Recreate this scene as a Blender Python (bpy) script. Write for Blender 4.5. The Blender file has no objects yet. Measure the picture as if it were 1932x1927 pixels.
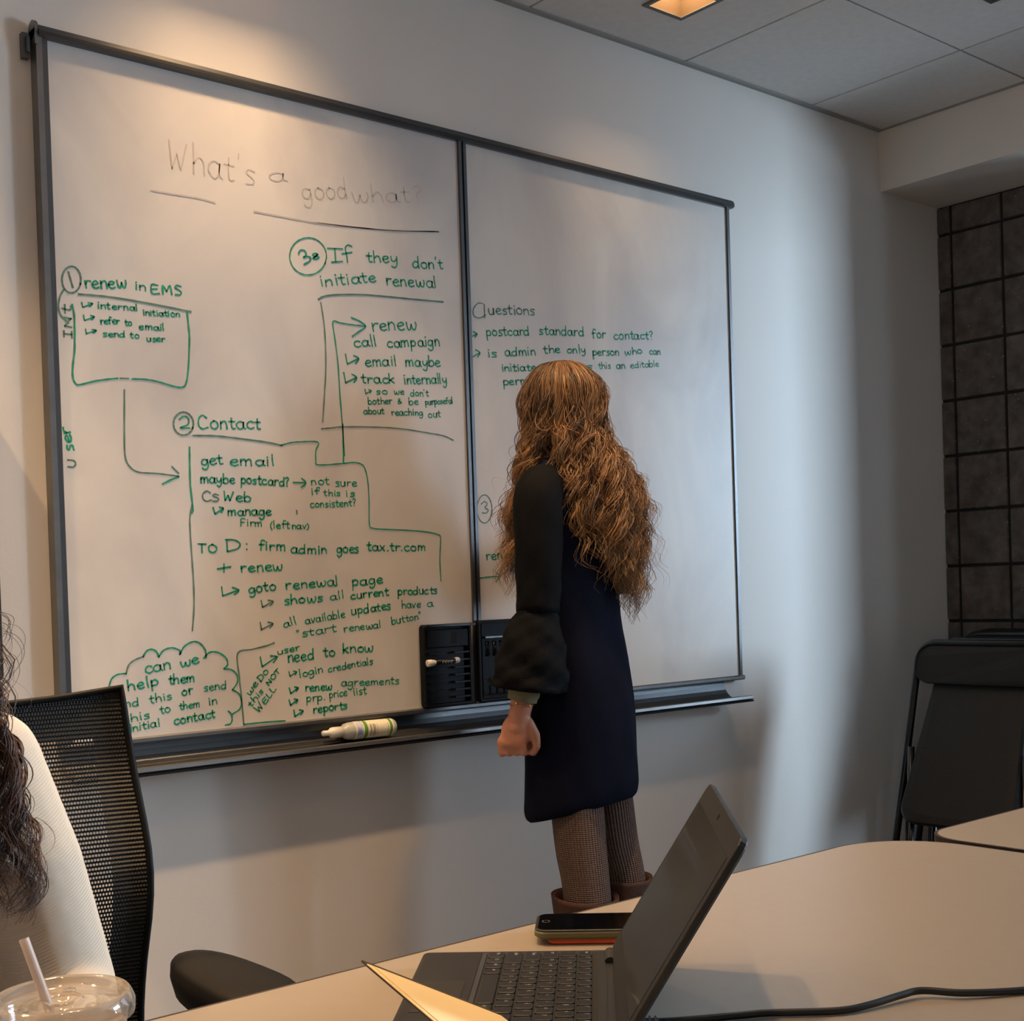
import bpy, math, random
from mathutils import Vector, Matrix
random.seed(7)
S = bpy.context.scene
COL = S.collection
PI = math.pi

# ---------------------------------------------------------------- camera, world, exposure
cam_d = bpy.data.cameras.new('camera'); cam = bpy.data.objects.new('camera', cam_d); COL.objects.link(cam)
R = ((0.76362919, 0.03473416, -0.64472009), (-0.6448549, -0.00866824, -0.76425586), (-0.03213437, 0.99935899, 0.01577917))
cam.matrix_world = Matrix.Translation((0, -2.63, 1.12)) @ Matrix(R).to_4x4()
cam_d.sensor_width = 36.0; cam_d.sensor_fit = 'HORIZONTAL'
cam_d.lens = 36.0 * 2468.69 / 1932.0
cam_d.shift_y = (1150 - 963.5) / 1932.0
cam_d.clip_start = 0.02
S.camera = cam
w = bpy.data.worlds.new('world'); S.world = w; w.use_nodes = True
bg = w.node_tree.nodes['Background']; bg.inputs[0].default_value = (0.55, 0.72, 1.0, 1); bg.inputs[1].default_value = 2.1
S.view_settings.view_transform = 'Standard'; S.view_settings.look = 'None'
S.view_settings.gamma = 1.0; S.view_settings.use_curve_mapping = False
S.view_settings.exposure = 0.16

def area(name, loc, direction, sx, sy, power, color, spread=180):
    d = bpy.data.lights.new(name, 'AREA'); d.shape = 'RECTANGLE'; d.size = sx; d.size_y = sy
    d.energy = power; d.color = color; d.spread = math.radians(spread)
    o = bpy.data.objects.new(name, d); COL.objects.link(o)
    o.location = loc; o.rotation_euler = Vector(direction).to_track_quat('-Z', 'Y').to_euler()
    return o
WARM = (1.0, 0.635, 0.335)
COOL = (0.60, 0.80, 1.0)
# daylight and fill area lamps outside the openings of the block wall
DAY = area('window_daylight', (6.3, -3.7, 1.75), (3.0 - 6.3, 0 + 3.7, 1.35 - 1.75), 0.9, 1.7, 205, COOL, 120)
COOL_FILL = area('window_daylight', (4.75, -3.0, 1.45), (-1, 0.28, -0.02), 1.1, 1.8, 76, (0.66, 0.82, 1.0), 170)  # added unseen cool fill, brightens the board and the wall below it

# ---------------------------------------------------------------- helpers
def lin(c):
    return tuple(((x / 255) / 12.92 if x / 255 <= 0.04045 else ((x / 255 + 0.055) / 1.055) ** 2.4) for x in c)

def mat(name, rgb, rough=0.6, metal=0.0, var=0.0, scale=8.0, bump=0.0, bscale=60.0, spec=0.5, rgb2=None, lo=.35, hi=.65, coat=0.0, sheen=0.0):
    m = bpy.data.materials.new(name); m.use_nodes = True
    nt = m.node_tree; b = nt.nodes['Principled BSDF']
    c = lin(rgb) + (1,)
    b.inputs['Base Color'].default_value = c; b.inputs['Roughness'].default_value = rough
    b.inputs['Metallic'].default_value = metal; b.inputs['Specular IOR Level'].default_value = spec
    b.inputs['Coat Weight'].default_value = coat; b.inputs['Sheen Weight'].default_value = sheen
    tc = nt.nodes.new('ShaderNodeTexCoord')
    if var or rgb2:
        n = nt.nodes.new('ShaderNodeTexNoise'); n.inputs['Scale'].default_value = scale; n.inputs['Detail'].default_value = 5
        nt.links.new(tc.outputs['Object'], n.inputs['Vector'])
        r = nt.nodes.new('ShaderNodeValToRGB')
        c2 = lin(rgb2) + (1,) if rgb2 else tuple(x * (1 - var) for x in c[:3]) + (1,)
        r.color_ramp.elements[0].color = c2; r.color_ramp.elements[1].color = c
        r.color_ramp.elements[0].position = lo; r.color_ramp.elements[1].position = hi
        nt.links.new(n.outputs['Fac'], r.inputs['Fac']); nt.links.new(r.outputs['Color'], b.inputs['Base Color'])
    if bump:
        n2 = nt.nodes.new('ShaderNodeTexNoise'); n2.inputs['Scale'].default_value = bscale; n2.inputs['Detail'].default_value = 4
        nt.links.new(tc.outputs['Object'], n2.inputs['Vector'])
        bp = nt.nodes.new('ShaderNodeBump'); bp.inputs['Strength'].default_value = bump; bp.inputs['Distance'].default_value = 0.002
        nt.links.new(n2.outputs['Fac'], bp.inputs['Height']); nt.links.new(bp.outputs['Normal'], b.inputs['Normal'])
    return m

def tag(o, label=None, cat=None, group=None, kind=None):
    if label: o['label'] = label
    if cat: o['category'] = cat
    if group: o['group'] = group
    if kind: o['kind'] = kind
    return o

def thing(name, label, cat, loc=(0, 0, 0), rz=0.0, group=None):
    o = bpy.data.objects.new(name, None); o.empty_display_size = .05; COL.objects.link(o)
    o.location = loc; o.rotation_euler = (0, 0, rz)
    return tag(o, label, cat, group)

class MB:
    def __init__(s): s.v = []; s.f = []; s.mi = []; s.cur = 0
    def addf(s, f): s.f.append(f); s.mi.append(s.cur)
    def add(s, vs, fs):
        k = len(s.v); s.v += [tuple(v) for v in vs]
        for f in fs: s.addf(tuple(i + k for i in f))
        return s
    def box(s, c, d, rot=None):
        x, y, z = d[0] / 2, d[1] / 2, d[2] / 2
        vs = [Vector((a * x, b * y, e * z)) for a in (-1, 1) for b in (-1, 1) for e in (-1, 1)]
        if rot is not None: vs = [rot @ v for v in vs]
        vs = [v + Vector(c) for v in vs]
        return s.add(vs, [(0, 1, 3, 2), (4, 6, 7, 5), (0, 4, 5, 1), (2, 3, 7, 6), (0, 2, 6, 4), (1, 5, 7, 3)])
    def b2(s, a, b):
        return s.box([(a[i] + b[i]) / 2 for i in range(3)], [abs(b[i] - a[i]) for i in range(3)])
    def prism(s, pts, axis, a, b):
        """pts 2D closed polygon extruded along axis between a and b"""
        n = len(pts); vs = []
        for t in (a, b):
            for p in pts:
                vs.append({'x': (t, p[0], p[1]), 'y': (p[0], t, p[1]), 'z': (p[0], p[1], t)}[axis])
        fs = [tuple(range(n))[::-1], tuple(range(n, 2 * n))] + [(i, (i + 1) % n, (i + 1) % n + n, i + n) for i in range(n)]
        return s.add(vs, fs)
    def rings(s, rs, cap=True, closed=True):
        k = len(s.v); n = len(rs[0])
        for r in rs: s.v += [tuple(p) for p in r]
        m = n if closed else n - 1
        for i in range(len(rs) - 1):
            for j in range(m):
                a, b = k + i * n + j, k + i * n + (j + 1) % n
                s.addf((a, b, b + n, a + n))
        if cap and closed:
            s.addf(tuple(range(k, k + n))[::-1]); e = k + (len(rs) - 1) * n; s.addf(tuple(range(e, e + n)))
        return s
    def tube(s, path, rad, n=8, cap=True):
        P = [Vector(p) for p in path]; m = len(P)
        if not isinstance(rad, (list, tuple)): rad = [rad] * m
        up = Vector((0, 0, 1)); rs = []; nx = None
        for i in range(m):
            t = (P[min(i + 1, m - 1)] - P[max(i - 1, 0)])
            t = t.normalized() if t.length > 1e-9 else Vector((0, 0, 1))
            if nx is None:
                a = up if abs(t.z) < .9 else Vector((1, 0, 0)); nx = t.cross(a).normalized()
            else:
                nx = nx - t * nx.dot(t); nx = nx.normalized() if nx.length > 1e-6 else t.orthogonal().normalized()
            ny = t.cross(nx)
            rs.append([P[i] + (nx * math.cos(2 * PI * j / n) + ny * math.sin(2 * PI * j / n)) * rad[i] for j in range(n)])
        return s.rings(rs, cap)
    def lathe(s, prof, c=(0, 0, 0), n=32, cap=False, rot=None):
        rs = []
        for r, z in prof:
            ring = []
            for j in range(n):
                v = Vector((r * math.cos(2 * PI * j / n), r * math.sin(2 * PI * j / n), z))
                if rot is not None: v = rot @ v
                ring.append(v + Vector(c))
            rs.append(ring)
        return s.rings(rs, cap)
    def build(s, name, mats, parent=None, smooth=False, bevel=0.0, kind=None, label=None, auto=None):
        me = bpy.data.meshes.new(name); me.from_pydata(s.v, [], s.f); me.update()
        if not isinstance(mats, (list, tuple)): mats = [mats]
        for m in mats: me.materials.append(m)
        if len(mats) > 1: me.polygons.foreach_set('material_index', s.mi)
        if smooth: me.polygons.foreach_set('use_smooth', [True] * len(me.polygons))
        o = bpy.data.objects.new(name, me); COL.objects.link(o)
        if parent: o.parent = parent
        if bevel:
            b = o.modifiers.new('b', 'BEVEL'); b.width = bevel; b.segments = 2; b.limit_method = 'ANGLE'; b.angle_limit = math.radians(40)
        if kind: o['kind'] = kind
        if label: o['label'] = label
        return o

def cat_rom(pts, sub=6):
    P = [Vector(p) for p in pts]
    if len(P) < 3: return P
    out = []
    for i in range(len(P) - 1):
        p0 = P[i - 1] if i > 0 else P[0] * 2 - P[1]; p1 = P[i]; p2 = P[i + 1]
        p3 = P[i + 2] if i + 2 < len(P) else P[-1] * 2 - P[-2]
        for j in range(sub):
            t = j / sub
            out.append(0.5 * ((2 * p1) + (p2 - p0) * t + (2 * p0 - 5 * p1 + 4 * p2 - p3) * t * t + (3 * p1 - p0 - 3 * p2 + p3) * t ** 3))
    out.append(P[-1]); return out

def rrect(x0, y0, x1, y1, r, n=6):
    pts = []
    for cx, cy, a in ((x1 - r, y1 - r, 0), (x0 + r, y1 - r, 90), (x0 + r, y0 + r, 180), (x1 - r, y0 + r, 270)):
        for i in range(n + 1):
            t = math.radians(a + 90 * i / n); pts.append((cx + r * math.cos(t), cy + r * math.sin(t)))
    return pts

def organic(name, prims, m, parent, voxel=0.005, smooth=6, fac=.6, label=None):
    """one continuous skin grown from overlapping tapered limbs and ellipsoids"""
    b = MB()
    for p in prims:
        if p[0] == 'c':          # tapered capsule through points: ('c', [pts], [radii], flatten(optional (axis, factor)))
            pts, rad = [Vector(q) for q in p[1]], list(p[2])
            path = [pts[0] - (pts[1] - pts[0]).normalized() * rad[0] * k for k in (.95, .7, .35)] + pts + \
                   [pts[-1] + (pts[-1] - pts[-2]).normalized() * rad[-1] * k for k in (.35, .7, .95)]
            rr = [rad[0] * k for k in (.3, .71, .94)] + rad + [rad[-1] * k for k in (.94, .71, .3)]
            b.tube(path, rr, 16)
        else:                    # ellipsoid: ('e', centre, radii, rotation matrix or None)
            c, r, rot = Vector(p[1]), p[2], (p[3] if len(p) > 3 else None)
            rs = []
            for i in range(1, 12):
                a = PI * i / 12; ring = []
                for j in range(20):
                    t = 2 * PI * j / 20
                    v = Vector((r[0] * math.sin(a) * math.cos(t), r[1] * math.sin(a) * math.sin(t), -r[2] * math.cos(a)))
                    if rot is not None: v = rot @ v
                    ring.append(v + c)
                rs.append(ring)
            b.rings(rs)
    o = b.build(name, m, None)
    r = o.modifiers.new('r', 'REMESH'); r.mode = 'VOXEL'; r.voxel_size = voxel
    sm = o.modifiers.new('s', 'SMOOTH'); sm.factor = fac; sm.iterations = smooth
    me = bpy.data.meshes.new_from_object(o.evaluated_get(bpy.context.evaluated_depsgraph_get()))
    me.name = name
    me.polygons.foreach_set('use_smooth', [True] * len(me.polygons))
    old = o.data; o.modifiers.clear(); o.data = me; bpy.data.meshes.remove(old)
    if not me.materials: me.materials.append(m)
    if parent: o.parent = parent
    if label: o['label'] = label
    return o

def struct(mb, name, m, bevel=0.0, parent=None):
    return mb.build(name, m, parent, bevel=bevel, kind='structure')

# ---------------------------------------------------------------- materials
M_wall = mat('white_wall_paint', (222, 216, 208), .55, var=.03, scale=1.5, bump=.12, bscale=180)
M_soffit = mat('white_soffit_paint', (228, 218, 208), .6, var=.03, scale=2)
M_tile = mat('ceiling_tile_grey', (222, 219, 214), .85, var=.06, scale=40, bump=.3, bscale=400)
M_grid = mat('ceiling_grid_grey', (150, 148, 142), .6)
M_floor = mat('carpet_grey', (84, 82, 80), .95, var=.3, scale=120, bump=.6, bscale=300)
M_mortar = mat('dark_mortar', (44, 40, 37), .95, bump=.4, bscale=200)
M_alu = mat('anodised_aluminium', (128, 128, 128), .38, .85, var=.12, scale=20)
M_alud = mat('dark_aluminium', (96, 98, 100), .34, .8, var=.1, scale=12)
M_blackgap = mat('black_gap', (12, 12, 12), .8)
M_black = mat('black_plastic', (20, 21, 22), .35)
M_blackm = mat('matte_black_plastic', (24, 24, 24), .6)
M_gloss = mat('glossy_black_plastic', (9, 9, 10), .16, spec=.35)
M_navy = mat('navy_cloth', (12, 15, 33), .85, var=.25, scale=14, bump=.5, bscale=500, spec=.12)
M_sleeve = mat('black_cloth', (10, 11, 14), .8, var=.25, scale=18, bump=.6, bscale=500, spec=.12)
M_skin = mat('skin', (205, 140, 112), .5, var=.12, scale=25, bump=.2, bscale=250)
M_boot = mat('brown_suede', (66, 38, 26), .8, var=.35, scale=12, bump=.5, bscale=250)
M_table = mat('cream_laminate', (150, 139, 124), .33, var=.03, scale=60)
M_tedge = mat('brown_edge_band', (40, 27, 19), .5)
M_white = mat('white_plastic', (226, 220, 208), .35)
M_day = None

def board_material():
    m = bpy.data.materials.new('whiteboard_enamel'); m.use_nodes = True; nt = m.node_tree; b = nt.nodes['Principled BSDF']
    tc = nt.nodes.new('ShaderNodeTexCoord')
    mp = nt.nodes.new('ShaderNodeMapping'); mp.inputs['Scale'].default_value = (1, 1, .6); nt.links.new(tc.outputs['Object'], mp.inputs['Vector'])
    n = nt.nodes.new('ShaderNodeTexNoise'); n.inputs['Scale'].default_value = 3.2; n.inputs['Detail'].default_value = 6; n.inputs['Distortion'].default_value = .6
    nt.links.new(mp.outputs[0], n.inputs['Vector'])
    r = nt.nodes.new('ShaderNodeValToRGB')
    r.color_ramp.elements[0].position = .30; r.color_ramp.elements[0].color = lin((196, 192, 190)) + (1,)
    r.color_ramp.elements[1].position = .62; r.color_ramp.elements[1].color = lin((224, 219, 211)) + (1,)
    nt.links.new(n.outputs['Fac'], r.inputs['Fac']); nt.links.new(r.outputs['Color'], b.inputs['Base Color'])
    b.inputs['Roughness'].default_value = .38
    return m
M_board = board_material()

def block_material():
    m = bpy.data.materials.new('dark_ground_face_block'); m.use_nodes = True; nt = m.node_tree; b = nt.nodes['Principled BSDF']
    tc = nt.nodes.new('ShaderNodeTexCoord'); g = nt.nodes.new('ShaderNodeNewGeometry')
    v = nt.nodes.new('ShaderNodeTexVoronoi'); v.inputs['Scale'].default_value = 62; nt.links.new(g.outputs['Position'], v.inputs['Vector'])
    r = nt.nodes.new('ShaderNodeValToRGB'); r.color_ramp.elements[0].position = .0; r.color_ramp.elements[0].color = (.75, .70, .62, 1)
    r.color_ramp.elements[1].position = .20; r.color_ramp.elements[1].color = (0, 0, 0, 1)
    nt.links.new(v.outputs['Distance'], r.inputs['Fac'])
    # only some cells carry a pale fleck
    gt = nt.nodes.new('ShaderNodeMath'); gt.operation = 'GREATER_THAN'; gt.inputs[1].default_value = .66
    sx = nt.nodes.new('ShaderNodeSeparateColor'); nt.links.new(v.outputs['Color'], sx.inputs[0]); nt.links.new(sx.outputs[0], gt.inputs[0])
    n = nt.nodes.new('ShaderNodeTexNoise'); n.inputs['Scale'].default_value = 22; n.inputs['Detail'].default_value = 8; nt.links.new(g.outputs['Position'], n.inputs['Vector'])
    r2 = nt.nodes.new('ShaderNodeValToRGB'); r2.color_ramp.elements[0].color = lin((74, 66, 60)) + (1,); r2.color_ramp.elements[1].color = lin((110, 101, 94)) + (1,)
    r2.color_ramp.elements[0].position = .3; r2.color_ramp.elements[1].position = .7
    nt.links.new(n.outputs['Fac'], r2.inputs['Fac'])
    mx = nt.nodes.new('ShaderNodeMix'); mx.data_type = 'RGBA'; mx.blend_type = 'ADD'
    nt.links.new(gt.outputs[0], mx.inputs[0]); nt.links.new(r2.outputs['Color'], mx.inputs[6]); nt.links.new(r.outputs['Color'], mx.inputs[7])
    nt.links.new(mx.outputs[2], b.inputs['Base Color']); b.inputs['Roughness'].default_value = .7
    return m
M_block = block_material()

def ink(name, rgb):
    return mat(name, rgb, .5, var=.35, scale=35)
INK = {'g': ink('green_marker_ink', (16, 158, 118)), 'd': ink('dry_green_marker_ink', (96, 138, 116)), 'f': mat('faded_marker_ghost', (194, 184, 174), .5)}

def emit(name, rgb, s):
    m = bpy.data.materials.new(name); m.use_nodes = True; b = m.node_tree.nodes['Principled BSDF']
    b.inputs['Base Color'].default_value = (.8, .8, .8, 1); b.inputs['Emission Color'].default_value = tuple(rgb) + (1,); b.inputs['Emission Strength'].default_value = s
    return m

# ---------------------------------------------------------------- the room
ZC = 2.6625; XR = 4.303; XS = 3.949; ZS = 2.453; XL = -2.0; YB = -4.7
o = struct(MB().b2((XL - .2, YB - .2, -.1), (XR + .4, .2, 0)), 'floor', M_floor)
wb = struct(MB().b2((XL - .2, 0, 0), (XR + .4, .15, ZC + .2)), 'wall_back', M_wall)
struct(MB().b2((XL - .15, YB, 0), (XL, 0, ZC + .2)), 'wall_left', M_wall)
struct(MB().b2((XL - .15, YB - .15, 0), (XR + .4, YB, ZC + .2)), 'wall_front', M_wall)
struct(MB().b2((XL, -.012, 0), (XR, 0, .1)), 'baseboard_back', M_blackm)
# bulkhead above the window side
struct(MB().b2((XS, YB, ZS), (XR + .3, 0, ZC + .1)), 'wall_bulkhead', M_soffit)
# right wall: mortar bed, blocks, window opening y -1.25 .. -3.4, z .85 .. 2.40
WY0, WY1, WZ0, WZ1 = -.95, -1.80, .42, 2.38
mr = MB()
mr.b2((XR + .006, WY0, 0), (XR + .25, 0, ZS)); mr.b2((XR + .006, -2.4, 0), (XR + .25, WY1, ZS)); mr.b2((XR + .006, YB, 0), (XR + .25, -3.6, ZS)); mr.b2((XR + .006, -3.6, 0), (XR + .25, -2.4, WZ0)); mr.b2((XR + .006, -3.6, WZ1), (XR + .25, -2.4, ZS))
mr.b2((XR + .006, WY1, 0), (XR + .25, WY0, WZ0)); mr.b2((XR + .006, WY1, WZ1), (XR + .25, WY0, ZS))
wr = struct(mr, 'wall_right', M_mortar)
P = .2; J = .010
ys = [0.0] + [-.0533 - .1965 * i for i in range(5)] + [-.95]
zs = [0.0, .1506] + [.1506 + .2 * i for i in range(1, 12)] + [ZS]
cache = {}
for i in range(len(ys) - 1):
    for k in range(len(zs) - 1):
        y0, y1, z0, z1 = ys[i], ys[i + 1], zs[k], zs[k + 1]
        if z1 - z0 < .03: continue
        ja = J / 2 if i else 0
        key = (round(y0 - y1, 3), round(z1 - z0, 3), (i == 0), random.randint(0, 2))
        if key not in cache:
            W, H = (y0 - y1) - J / 2 - ja, (z1 - z0) - J; rv = random.uniform(.003, .0055)
            q = MB(); d = .012
            def rg(x, s, r): return [(x, a, b) for a, b in rrect(-W / 2 + s, -H / 2 + s, W / 2 - s, H / 2 - s, r, 1)]
            q.rings([rg(.012, 0, .002), rg(-.001 + rv * .3, 0, .003), rg(-.004, rv * .6, .004)])
            cache[key] = q.build('block', M_block); oo = cache[key]
        else:
            oo = cache[key].copy(); COL.objects.link(oo)
        oo.parent = wr
        oo.location = (XR + random.uniform(-.0008, .0008), (y0 - ja + y1 + J / 2) / 2, (z0 + z1) / 2)
# windows: frame, mullion, pane; the second is unseen, added for cool rim light
xg = XR + .19; wins = []
for wi, (wy1, wy0) in enumerate(((WY1, WY0), (-3.6, -2.4))):
    f = MB()
    for p_, q_ in (((xg, wy1, WZ0), (xg + .05, wy0, WZ0 + .05)), ((xg, wy1, WZ1 - .05), (xg + .05, wy0, WZ1)), ((xg, wy1, WZ0), (xg + .05, wy1 + .05, WZ1)), ((xg, wy0 - .05, WZ0), (xg + .05, wy0, WZ1))):
        f.b2(p_, q_)
    wins.append(struct(f, 'window_%d' % (wi + 1), M_alud))
def glass_mat(name, tint=(1, 1, 1), refl=.08, rough=.02, opac=0.0, body=(1, 1, 1)):
    m = bpy.data.materials.new(name); m.use_nodes = True; nt = m.node_tree
    for n in list(nt.nodes):
        if n.type == 'BSDF_PRINCIPLED': nt.nodes.remove(n)
    out = [n for n in nt.nodes if n.type == 'OUTPUT_MATERIAL'][0]
    tr = nt.nodes.new('ShaderNodeBsdfTransparent'); tr.inputs[0].default_value = tuple(tint) + (1,)
    gl = nt.nodes.new('ShaderNodeBsdfGlossy'); gl.inputs['Roughness'].default_value = rough
    fr = nt.nodes.new('ShaderNodeLayerWeight'); fr.inputs[0].default_value = .5
    ma = nt.nodes.new('ShaderNodeMath'); ma.operation = 'MULTIPLY_ADD'; ma.inputs[1].default_value = .5; ma.inputs[2].default_value = refl
    nt.links.new(fr.outputs['Fresnel'], ma.inputs[0])
    m1 = nt.nodes.new('ShaderNodeMixShader'); nt.links.new(ma.outputs[0], m1.inputs[0]); nt.links.new(tr.outputs[0], m1.inputs[1]); nt.links.new(gl.outputs[0], m1.inputs[2])
    last = m1
    if opac:
        df = nt.nodes.new('ShaderNodeBsdfDiffuse'); df.inputs[0].default_value = tuple(body) + (1,)
        m2 = nt.nodes.new('ShaderNodeMixShader'); m2.inputs[0].default_value = opac
        nt.links.new(m1.outputs[0], m2.inputs[1]); nt.links.new(df.outputs[0], m2.inputs[2]); last = m2
    nt.links.new(last.outputs[0], out.inputs[0]); return m
M_pane = glass_mat('window_glass', refl=.03)
for wn, (wy1, wy0) in zip(wins, ((WY1, WY0), (-3.6, -2.4))): MB().b2((xg + .02, wy1 + .04, WZ0 + .04), (xg + .026, wy0 - .04, WZ1 - .04)).build('pane', M_pane, wn)
# ceiling: slab above, one panel per grid bay, wall angle
cs = MB()
ceil = struct(cs.b2((XL - .15, YB - .15, ZC + .145), (XR + .4, .15, ZC + .2)), 'ceiling', M_tile)
xs_ = [2.334 - .6095 * i for i in range(8, 0, -1)] + [2.334, 2.9435, 3.553]
xs_ = [x for x in xs_ if x > XL] + [XS]; xs_ = [XL] + xs_
ysx = [0.0, -.549]; 
while ysx[-1] > YB + .65: ysx.append(ysx[-1] - .6095)
ysx.append(YB)
lights = {(-1.02, -.28): 'on', (2.643, -.28): 'on', (1.42, -.28): 'on', (.2, -.28): 'on', (3.253, -.85): 'off', (2.03, -1.46): 'on', (.81, -1.46): 'on', (2.03, -.85): 'on', (.81, -.85): 'on', (-.41, -.85): 'on', (.2, -2.07): 'on', (1.42, -2.07): 'on', (2.643, -2.07): 'on', (-1.0, -2.07): 'on', (.2, -3.9): 'on', (2.643, -3.9): 'on'}
G = .004
tc_ = {}
for i in range(len(xs_) - 1):
    for k in range(len(ysx) - 1):
        x0, x1, y1, y0 = xs_[i], xs_[i + 1], ysx[k], ysx[k + 1]
        if x1 - x0 < .05 or y1 - y0 < .05: continue
        hole = [p for p in lights if x0 < p[0] < x1 and y0 < p[1] < y1]
        cx, cy = (x0 + x1) / 2, (y0 + y1) / 2; W, D = x1 - x0 - 2 * G, y1 - y0 - 2 * G
        key = (round(W, 3), round(D, 3), bool(hole), (round(hole[0][0] - cx, 2), round(hole[0][1] - cy, 2)) if hole else 0)
        if key not in tc_:
            q = MB()
            if hole:
                hx, hy = hole[0][0] - cx, hole[0][1] - cy; r = .07
                q.b2((-W / 2, -D / 2, 0), (hx - r, D / 2, .014)); q.b2((hx + r, -D / 2, 0), (W / 2, D / 2, .014))
                q.b2((hx - r, -D / 2, 0), (hx + r, hy - r, .014)); q.b2((hx - r, hy + r, 0), (hx + r, D / 2, .014))
            else: q.b2((-W / 2, -D / 2, 0), (W / 2, D / 2, .014))
            tc_[key] = q.build('ceiling_panel', M_tile); oo = tc_[key]
        else:
            oo = tc_[key].copy(); COL.objects.link(oo)
        oo.parent = ceil; oo.location = (cx, cy, ZC + .001)
g = MB()
for x in xs_[1:-1]: g.b2((x - .007, YB, ZC + .010), (x + .007, 0, ZC + .03))
for y in ysx[1:-1]: g.b2((XL, y - .007, ZC + .003), (XS, y + .007, ZC + .03))
struct(g, 'ceiling_grid', M_grid, parent=ceil)
struct(MB().b2((XL, -.018, ZC - .004), (XS, 0, ZC + .0)).b2((XS - .010, YB, ZC - .003), (XS, -.018, ZC + .001)), 'trim_1', M_grid)
# recessed square downlights; most of the out-of-view ones are added as warm fill
M_refl = mat('downlight_reflector', (92, 76, 58), .5)
M_frame = mat('downlight_trim', (96, 94, 88), .45, .3)
M_dark = mat('dark_louvre', (30, 30, 32), .3, .3)
M_lamp = emit('warm_lamp_lens', (1.0, .62, .32), 1.0)
LW = {(2.643, -.28): 2.0, (1.42, -.28): 9.5, (.2, -.28): 34, (-1.02, -.28): 30, (2.03, -.85): 14, (.81, -.85): 23, (-.41, -.85): 36, (2.03, -1.46): 1.5, (.81, -1.46): 5.5, (.2, -2.07): 4.5, (1.42, -2.07): .6, (2.643, -2.07): .6, (-1.0, -2.07): 9, (.2, -3.9): 14, (2.643, -3.9): 6}
names = {(2.643, -.28): 'lit square recessed downlight above the whiteboard', (3.253, -.85): 'unlit square recessed downlight near the bulkhead'}
for (x, y), st in lights.items():
    r = .0625
    t = thing('downlight', names.get((x, y), 'square recessed downlight in a ceiling bay outside the picture'), 'light', (x, y, ZC), 0, None if (x, y) in names else 'downlights outside the picture')
    q = MB()
    for a, b in (((-.076, -.076, -.003), (.076, -r, .002)), ((-.076, r, -.003), (.076, .076, .002)), ((-.076, -r, -.003), (-r, r, .002)), ((r, -r, -.003), (.076, r, .002))): q.b2(a, b)
    q.build('trim_frame', M_frame, t)
    q = MB(); s = .050
    q.rings([[(-r, -r, 0), (r, -r, 0), (r, r, 0), (-r, r, 0)], [(-s, -s, .125), (s, -s, .125), (s, s, .125), (-s, s, .125)]], cap=False)
    q.add([(-s, -s, .125), (s, -s, .125), (s, s, .125), (-s, s, .125)], [(0, 1, 2, 3)])
    q.build('reflector', M_refl if st == 'on' else M_dark, t)
    if st == 'on':
        MB().b2((-.030, -.030, .119), (.030, .030, .123)).build('lamp', M_lamp, t)
        area('downlight_lamp', (x, y, ZC + .116), (0, 0, -1), .092, .092, LW[(x, y)], WARM, 130)

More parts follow.
